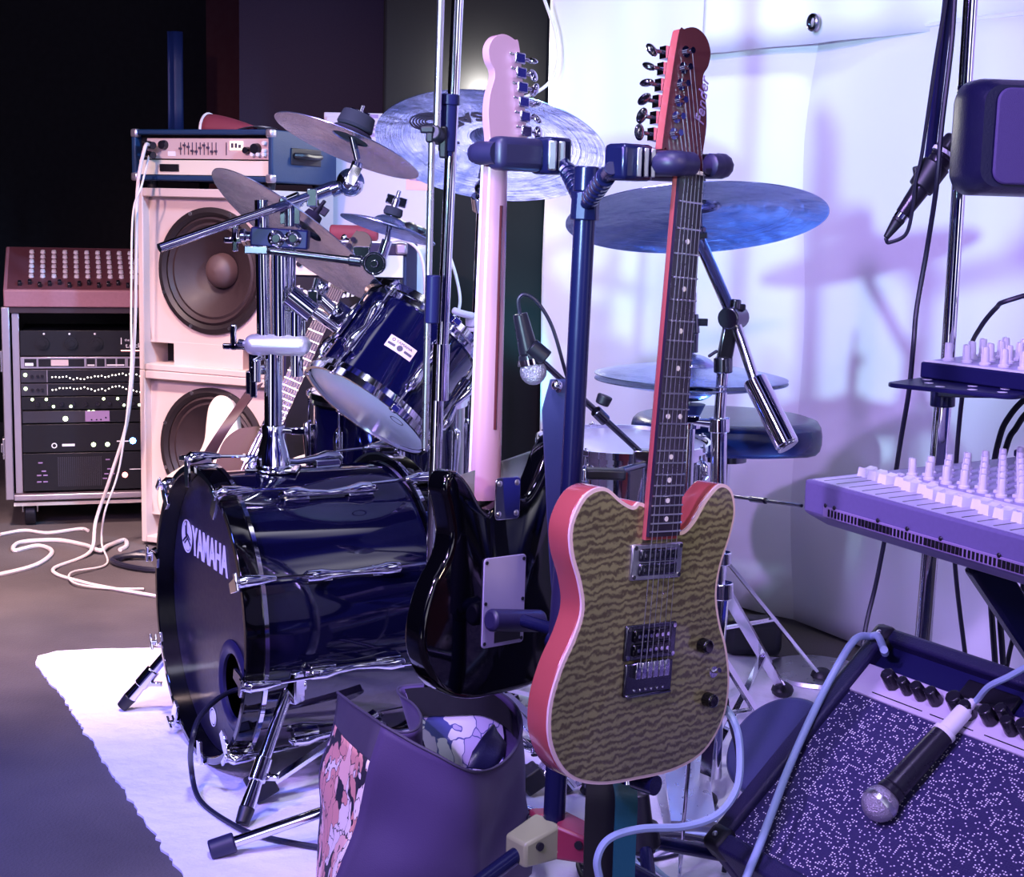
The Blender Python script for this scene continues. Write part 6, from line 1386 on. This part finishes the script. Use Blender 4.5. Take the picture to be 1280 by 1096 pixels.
part('case', MB().add([(0, 0, 0), (0, sd, 0), (0, sd, h0+sd*math.tan(t3)), (0, 0, h0), (sw, 0, 0), (sw, sd, 0), (sw, sd, h0+sd*math.tan(t3)), (sw, 0, h0)], [(0, 3, 2, 1), (4, 5, 6, 7), (0, 4, 7, 3), (1, 2, 6, 5), (3, 7, 6, 2), (0, 1, 5, 4)]), 'console_dark', s2, .003)
TS3 = T(0, 0, h0) @ Rx(t3)
part('front_lip', MB().bb((.006, .002, .0005), (sw-.004, .016, .002), TS3), 'print_white', s2); part('panel', MB().bb((.006, .017, .0005), (sw-.004, sd-.03, .0014), TS3), 'console_lilac', s2)
kn = None
for j in range(4):
    for i in range(11):
        m_ = TS3 @ T(.028+i*.036+(.012 if j % 2 else 0), .034+j*.042, .001) @ MX.Scale(1.08, 4)
        if kn is None: kn = part('channel_knob', MB().lathe([(.0085, 0), (.0085, .003), (.0062, .005), (.0058, .024), (.005, .0265), (0, .027)], n=14).bb((-.0012, -.0068, .012), (.0012, .0, .0278)), 'knob_white', s2); kn.matrix_local = m_
        else: inst(kn, s2, m_)
part('connector_rail', MB().bb((.02, sd-.03, .0), (sw, sd-.004, .012), TS3), 'steel_dark', s2, .002)
jk = SMF @ (TS3 @ V((.125, sd-.02, .012)))
jp = P(1276, 400, jk.y); plug = thing('audio_plug', 'silver audio plug standing in the small mixing desk', 'plug', T(*jk))
part('barrel', MB().cyl((0, 0, 0), (0, 0, .055), .010), 'chrome', plug, .002); part('boot', MB().cyl((0, 0, .055), (.002, 0, .085), .010, .007), 'rubber', plug)
ke = jk+V((.002, 0, .08))
cable('plug_cable', 'dark cable arching from the silver plug back over the small mixing desk', [ke, ke+V((0, .005, .03)), P(1262, 375, jk.y+.03), P(1245, 385, jk.y+.06), P(1225, 410, jk.y+.10), P(1212, 440, jk.y+.16), P(1200, 520, 2.62), P(1192, 640, 2.62), P(1195, 720, 2.62), P(1208, 830, 2.62)], .0042, 'cable_dark')
for k, (a_, lab) in enumerate((([(1300, 490), (1280, 500), (1262, 520), (1250, 545), (1240, 600)], 'upper of two dark cables bending down behind the large mixing desk'), ([(1310, 505), (1284, 516), (1270, 535), (1260, 552), (1250, 600)], 'lower of two dark cables bending down behind the large mixing desk'))):
    cable('desk_cable', lab, [P(x, y, 2.5) for x, y in a_]+[P(a_[-1][0]-4, 700, 2.5), P(a_[-1][0]+4, 830, 2.5)], .0055, 'cable_dark')
cable('desk_cable', 'thin dark cable hanging close to the stand leg at the right', [P(1280, 700, 2.55), P(1276, 760, 2.55), P(1262, 815, 2.55), P(1250, 880, 2.55)], .0045, 'cable_dark')
# mic in its clip
u0_, u1_ = P(1193, 176, qY-.05), P(1128, 268, qY-.05); ud = (u1_-u0_).normalized()
mc = thing('microphone', 'dark microphone held head up in the boom clip before the white sheet', 'microphone', T(*P(1160, 222, qY-.05)))
part('head', MB().cyl(u0_-ud*.006, u0_+ud*.022, .017, .0215, n=24).cyl(u0_+ud*.027, u0_+ud*.036, .0205, n=24), 'mic_body', mc, .004, world=True); part('head_ring', MB().cyl(u0_+ud*.022, u0_+ud*.028, .0225, n=24), 'print_white', mc, world=True, label='pale ring')
part('body', MB().cyl(u0_+ud*.036, u1_, .0195, .012, n=24), 'mic_body', mc, .001, world=True); part('connector', MB().cyl(u1_-ud*.004, u1_+ud*.014, .0105).cyl(u1_+ud*.014, u1_+ud*.045, .010, .005), 'rubber', mc, .001, world=True, label='black connector with a silver ring')
part('ring', MB().cyl(u1_, u1_+ud*.008, .0112), 'chrome', mc, world=True)
part('mic_clip', MB().cyl(P(1171, 205, qY-.05), P(1150, 236, qY-.05), .0235, .021).bar(P(1152, 206, qY-.045), P(1158, 240, qY-.045), .012, .03).cyl(P(1150, 232, qY-.05), P(1166, 240, qY-.05), .008), 'rubber', st, .003, world=True)
ue = u1_+ud*.045
cable('microphone_cable', 'thin cable looping from the clipped microphone back up along its boom', [ue, P(1108, 300, qY-.05), P(1112, 303, qY-.05), P(1132, 293, qY-.06), P(1140, 265, qY-.065), P(1145, 225, qY-.065), P(1152, 195, qY-.06), P(1163, 120, qY-.06), P(1172, 60, qY-.06), P(1184, -10, qY-.06)], .0032, 'cable_dark')
cable('microphone_cable', 'long dark cable falling from the boom past the shelf down to the tilted amplifier', [P(1194, -10, qY-.07), P(1189, 60, qY-.08), P(1177, 160, qY-.09), P(1171, 230, qY-.09), P(1159, 310, 2.42), P(1146, 385, 2.42), P(1142, 430, 2.40), P(1136, 490, 2.42), P(1126, 550, 2.46), P(1112, 640, 2.56), P(1096, 725, 2.58), P(1082, 785, 2.56), P(1072, 860, 2.5)], .0042, 'cable_dark')
# ================================================================ SMALL MONITOR SPEAKER (cut by the frame)
sF = yawframe(P(1213, 243, 2.22), (.985, .12))
w_ = .25; hh = .172; dd_ = .13
sp = thing('monitor_speaker', 'rounded dark violet monitor speaker clamped beside the right stand pole', 'speaker', sF)
rows = []
for t_, sx, sz in ((0, .90, .86), (.12, .97, .95), (.35, 1, 1), (.6, 1., 1.), (.8, .93, .92), (1, .72, .72)):
    y = dd_*t_; pl = rect_round(-w_/2*sx, -hh/2*sz, w_/2*sx, hh/2*sz, .030*sx, 6); rows.append([V((x+w_/2, y, z+hh/2)) for x, z in pl])
mb = MB().grid(rows, True); k = len(rows[0]); mb.f += [tuple(range(k-1, -1, -1)), tuple(range(5*k, 6*k))]
part('enclosure', mb, 'vinyl_dark', sp, ang=50)
gp = rect_round(.03, .016, w_-.012, hh-.016, .02, 6); part('grille', MB().prism([(x, z) for x, z in gp], 0, .006, frame((0, -.0005, 0), (1, 0, 0), (0, 0, 1), (0, -1, 0))), mat('grille_violet', (.085, .06, .19), .6, bump=.3, bscale=600), sp, .003, label='violet front grille')
pk_ = P(1209, 130, qY); part('pole_bracket', MB().bar(sF @ V((.06, dd_-.01, hh*.5)), pk_, .03, .03).cyl(pk_-V((0, 0, .03)), pk_+V((0, 0, .03)), .018), 'stand_black', sp, .003, world=True)
# thin pull rod from the snare area to the mixer (music stand rod)
rA, rB = P(912, 620, 2.66), P(1002, 632, 2.42)
rd = thing('link_rod', 'thin dark horizontal rod with a sleeve between the drum stand and the large desk', 'rod', T(*rA)); part('rod', MB().cyl(rA, rB, .003), 'steel_dark', rd, world=True); part('sleeve', MB().cyl(rA.lerp(rB, .32), rA.lerp(rB, .52), .0055), 'steel_dark', rd, world=True)
# ================================================================ LIGHT + CAMERA
def lamp(name, kind, loc, tgt, col, power, size=.1, spot=60, blend=.5):
    l = bpy.data.lights.new(name, kind); l.energy = power; l.color = col
    if kind == 'SPOT': l.spot_size = math.radians(spot); l.spot_blend = blend; l.shadow_soft_size = size
    elif kind == 'AREA': l.shape = 'DISK'; l.size = size
    else: l.shadow_soft_size = size
    o = bpy.data.objects.new(name, l); COL.objects.link(o); o.location = loc
    o.rotation_euler = (V(tgt)-V(loc)).to_track_quat('-Z', 'Y').to_euler(); return o
lamp('spot_cyan', 'SPOT', (-1.1, .2, 1.30), (.62, 3.95, 1.15), (.50, .80, 1.), 470, .05, 31, .7)
lamp('spot_violet', 'SPOT', (-1.5, .6, 2.5), (.75, 3.6, .6), (.55, .36, 1.), 330, .06, 60, .7)
lamp('spot_curtain', 'SPOT', (.25, 2.4, 3.2), (.30, 4.4, 1.25), (.72, .88, 1.), 230, .2, 38, 1.)
lamp('spot_pink', 'SPOT', (-1.9, 1.4, 2.3), (-1.05, 4.7, .75), (1., .60, .56), 330, .08, 44, .8)
lamp('spot_floor', 'SPOT', (-1.2, 2.6, 3.1), (-1.25, 4.0, 0), (1., .70, .66), 1150, .15, 46, 1.)
lamp('spot_blue', 'SPOT', (1.6, 2.2, 2.6), (-.75, 4.4, .8), (.25, .55, 1.), 560, .12, 40, .7)
lamp('fill_front', 'AREA', (-1.4, -.2, 2.2), (.1, 2.2, .6), (.46, .30, 1.), 70, .4)  # added violet area fill, no lamp known there
lamp('spot_warm', 'SPOT', (1.3, -.2, 2.2), (.19, 1.95, .86), (1., .80, .60), 130, .2, 19, 1.)
lamp('spot_right', 'SPOT', (-.2, .6, 2.9), (.8, 2.1, .6), (.52, .42, 1.), 110, .1, 44, .8)
lamp('spot_rug', 'SPOT', (-.2, 1.4, 3.0), (-.2, 2.8, 0), (.78, .78, 1.), 190, .15, 40, .9)
lamp('spot_floor_blue', 'SPOT', (-2.4, 1.4, 2.4), (-1.0, 2.75, 0), (.10, .15, 1.), 500, .15, 40, 1.)
lamp('spot_teal', 'SPOT', (-.02, 4.55, .3), (.07, 4.95, .85), (.1, .75, 1.), 40, .05, 42, .8)
lamp('column_lamp', 'POINT', P(600, 112, 4.90), (0, 5, 1), (1., .95, .86), 14, .03)
lamp('fill_cymbals', 'SPOT', (-.12, 4.0, .12), (-.05, 3.15, 1.2), (.72, .62, 1.), 10, .15, 42, .8)  # added low lamp, gives the cymbal undersides something bright to reflect
lamp('spot_under', 'SPOT', (.75, 3.2, .1), (.33, 2.74, 1.05), (.10, .30, 1.), 60, .08, 40, .8)
w = bpy.data.worlds.new('World'); bpy.context.scene.world = w; w.use_nodes = True; nt = w.node_tree; bg = nt.nodes['Background']
tc = nt.nodes.new('ShaderNodeTexCoord'); n = nt.nodes.new('ShaderNodeTexNoise'); n.inputs['Scale'].default_value = 2.8; n.inputs['Detail'].default_value = 2
r = nt.nodes.new('ShaderNodeValToRGB'); e = r.color_ramp.elements; e[0].position = .48; e[0].color = (.0008, .0008, .010, 1); e[1].position = .70; e[1].color = (2.6, 2.5, 3.0, 1); k = e.new(.57); k.color = (.03, .03, .34, 1)  # invented bright patches for the chrome to reflect
nt.links.new(tc.outputs['Generated'], n.inputs['Vector']); nt.links.new(n.outputs['Fac'], r.inputs['Fac']); nt.links.new(r.outputs['Color'], bg.inputs['Color']); bg.inputs['Strength'].default_value = 1.0
cd = bpy.data.cameras.new('Camera'); cd.sensor_fit = 'HORIZONTAL'; cd.sensor_width = 36.; cd.lens = 36.*F/1280; cd.clip_start = .05
co = bpy.data.objects.new('Camera', cd); COL.objects.link(co); co.matrix_world = frame(CAM, CR, CU, -FW)
sc = bpy.context.scene; sc.camera = co
sc.view_settings.view_transform = 'Standard'; sc.view_settings.look = 'None'; sc.view_settings.exposure = 0.; sc.view_settings.gamma = 1.; sc.view_settings.use_curve_mapping = False
bpy.context.view_layer.update()
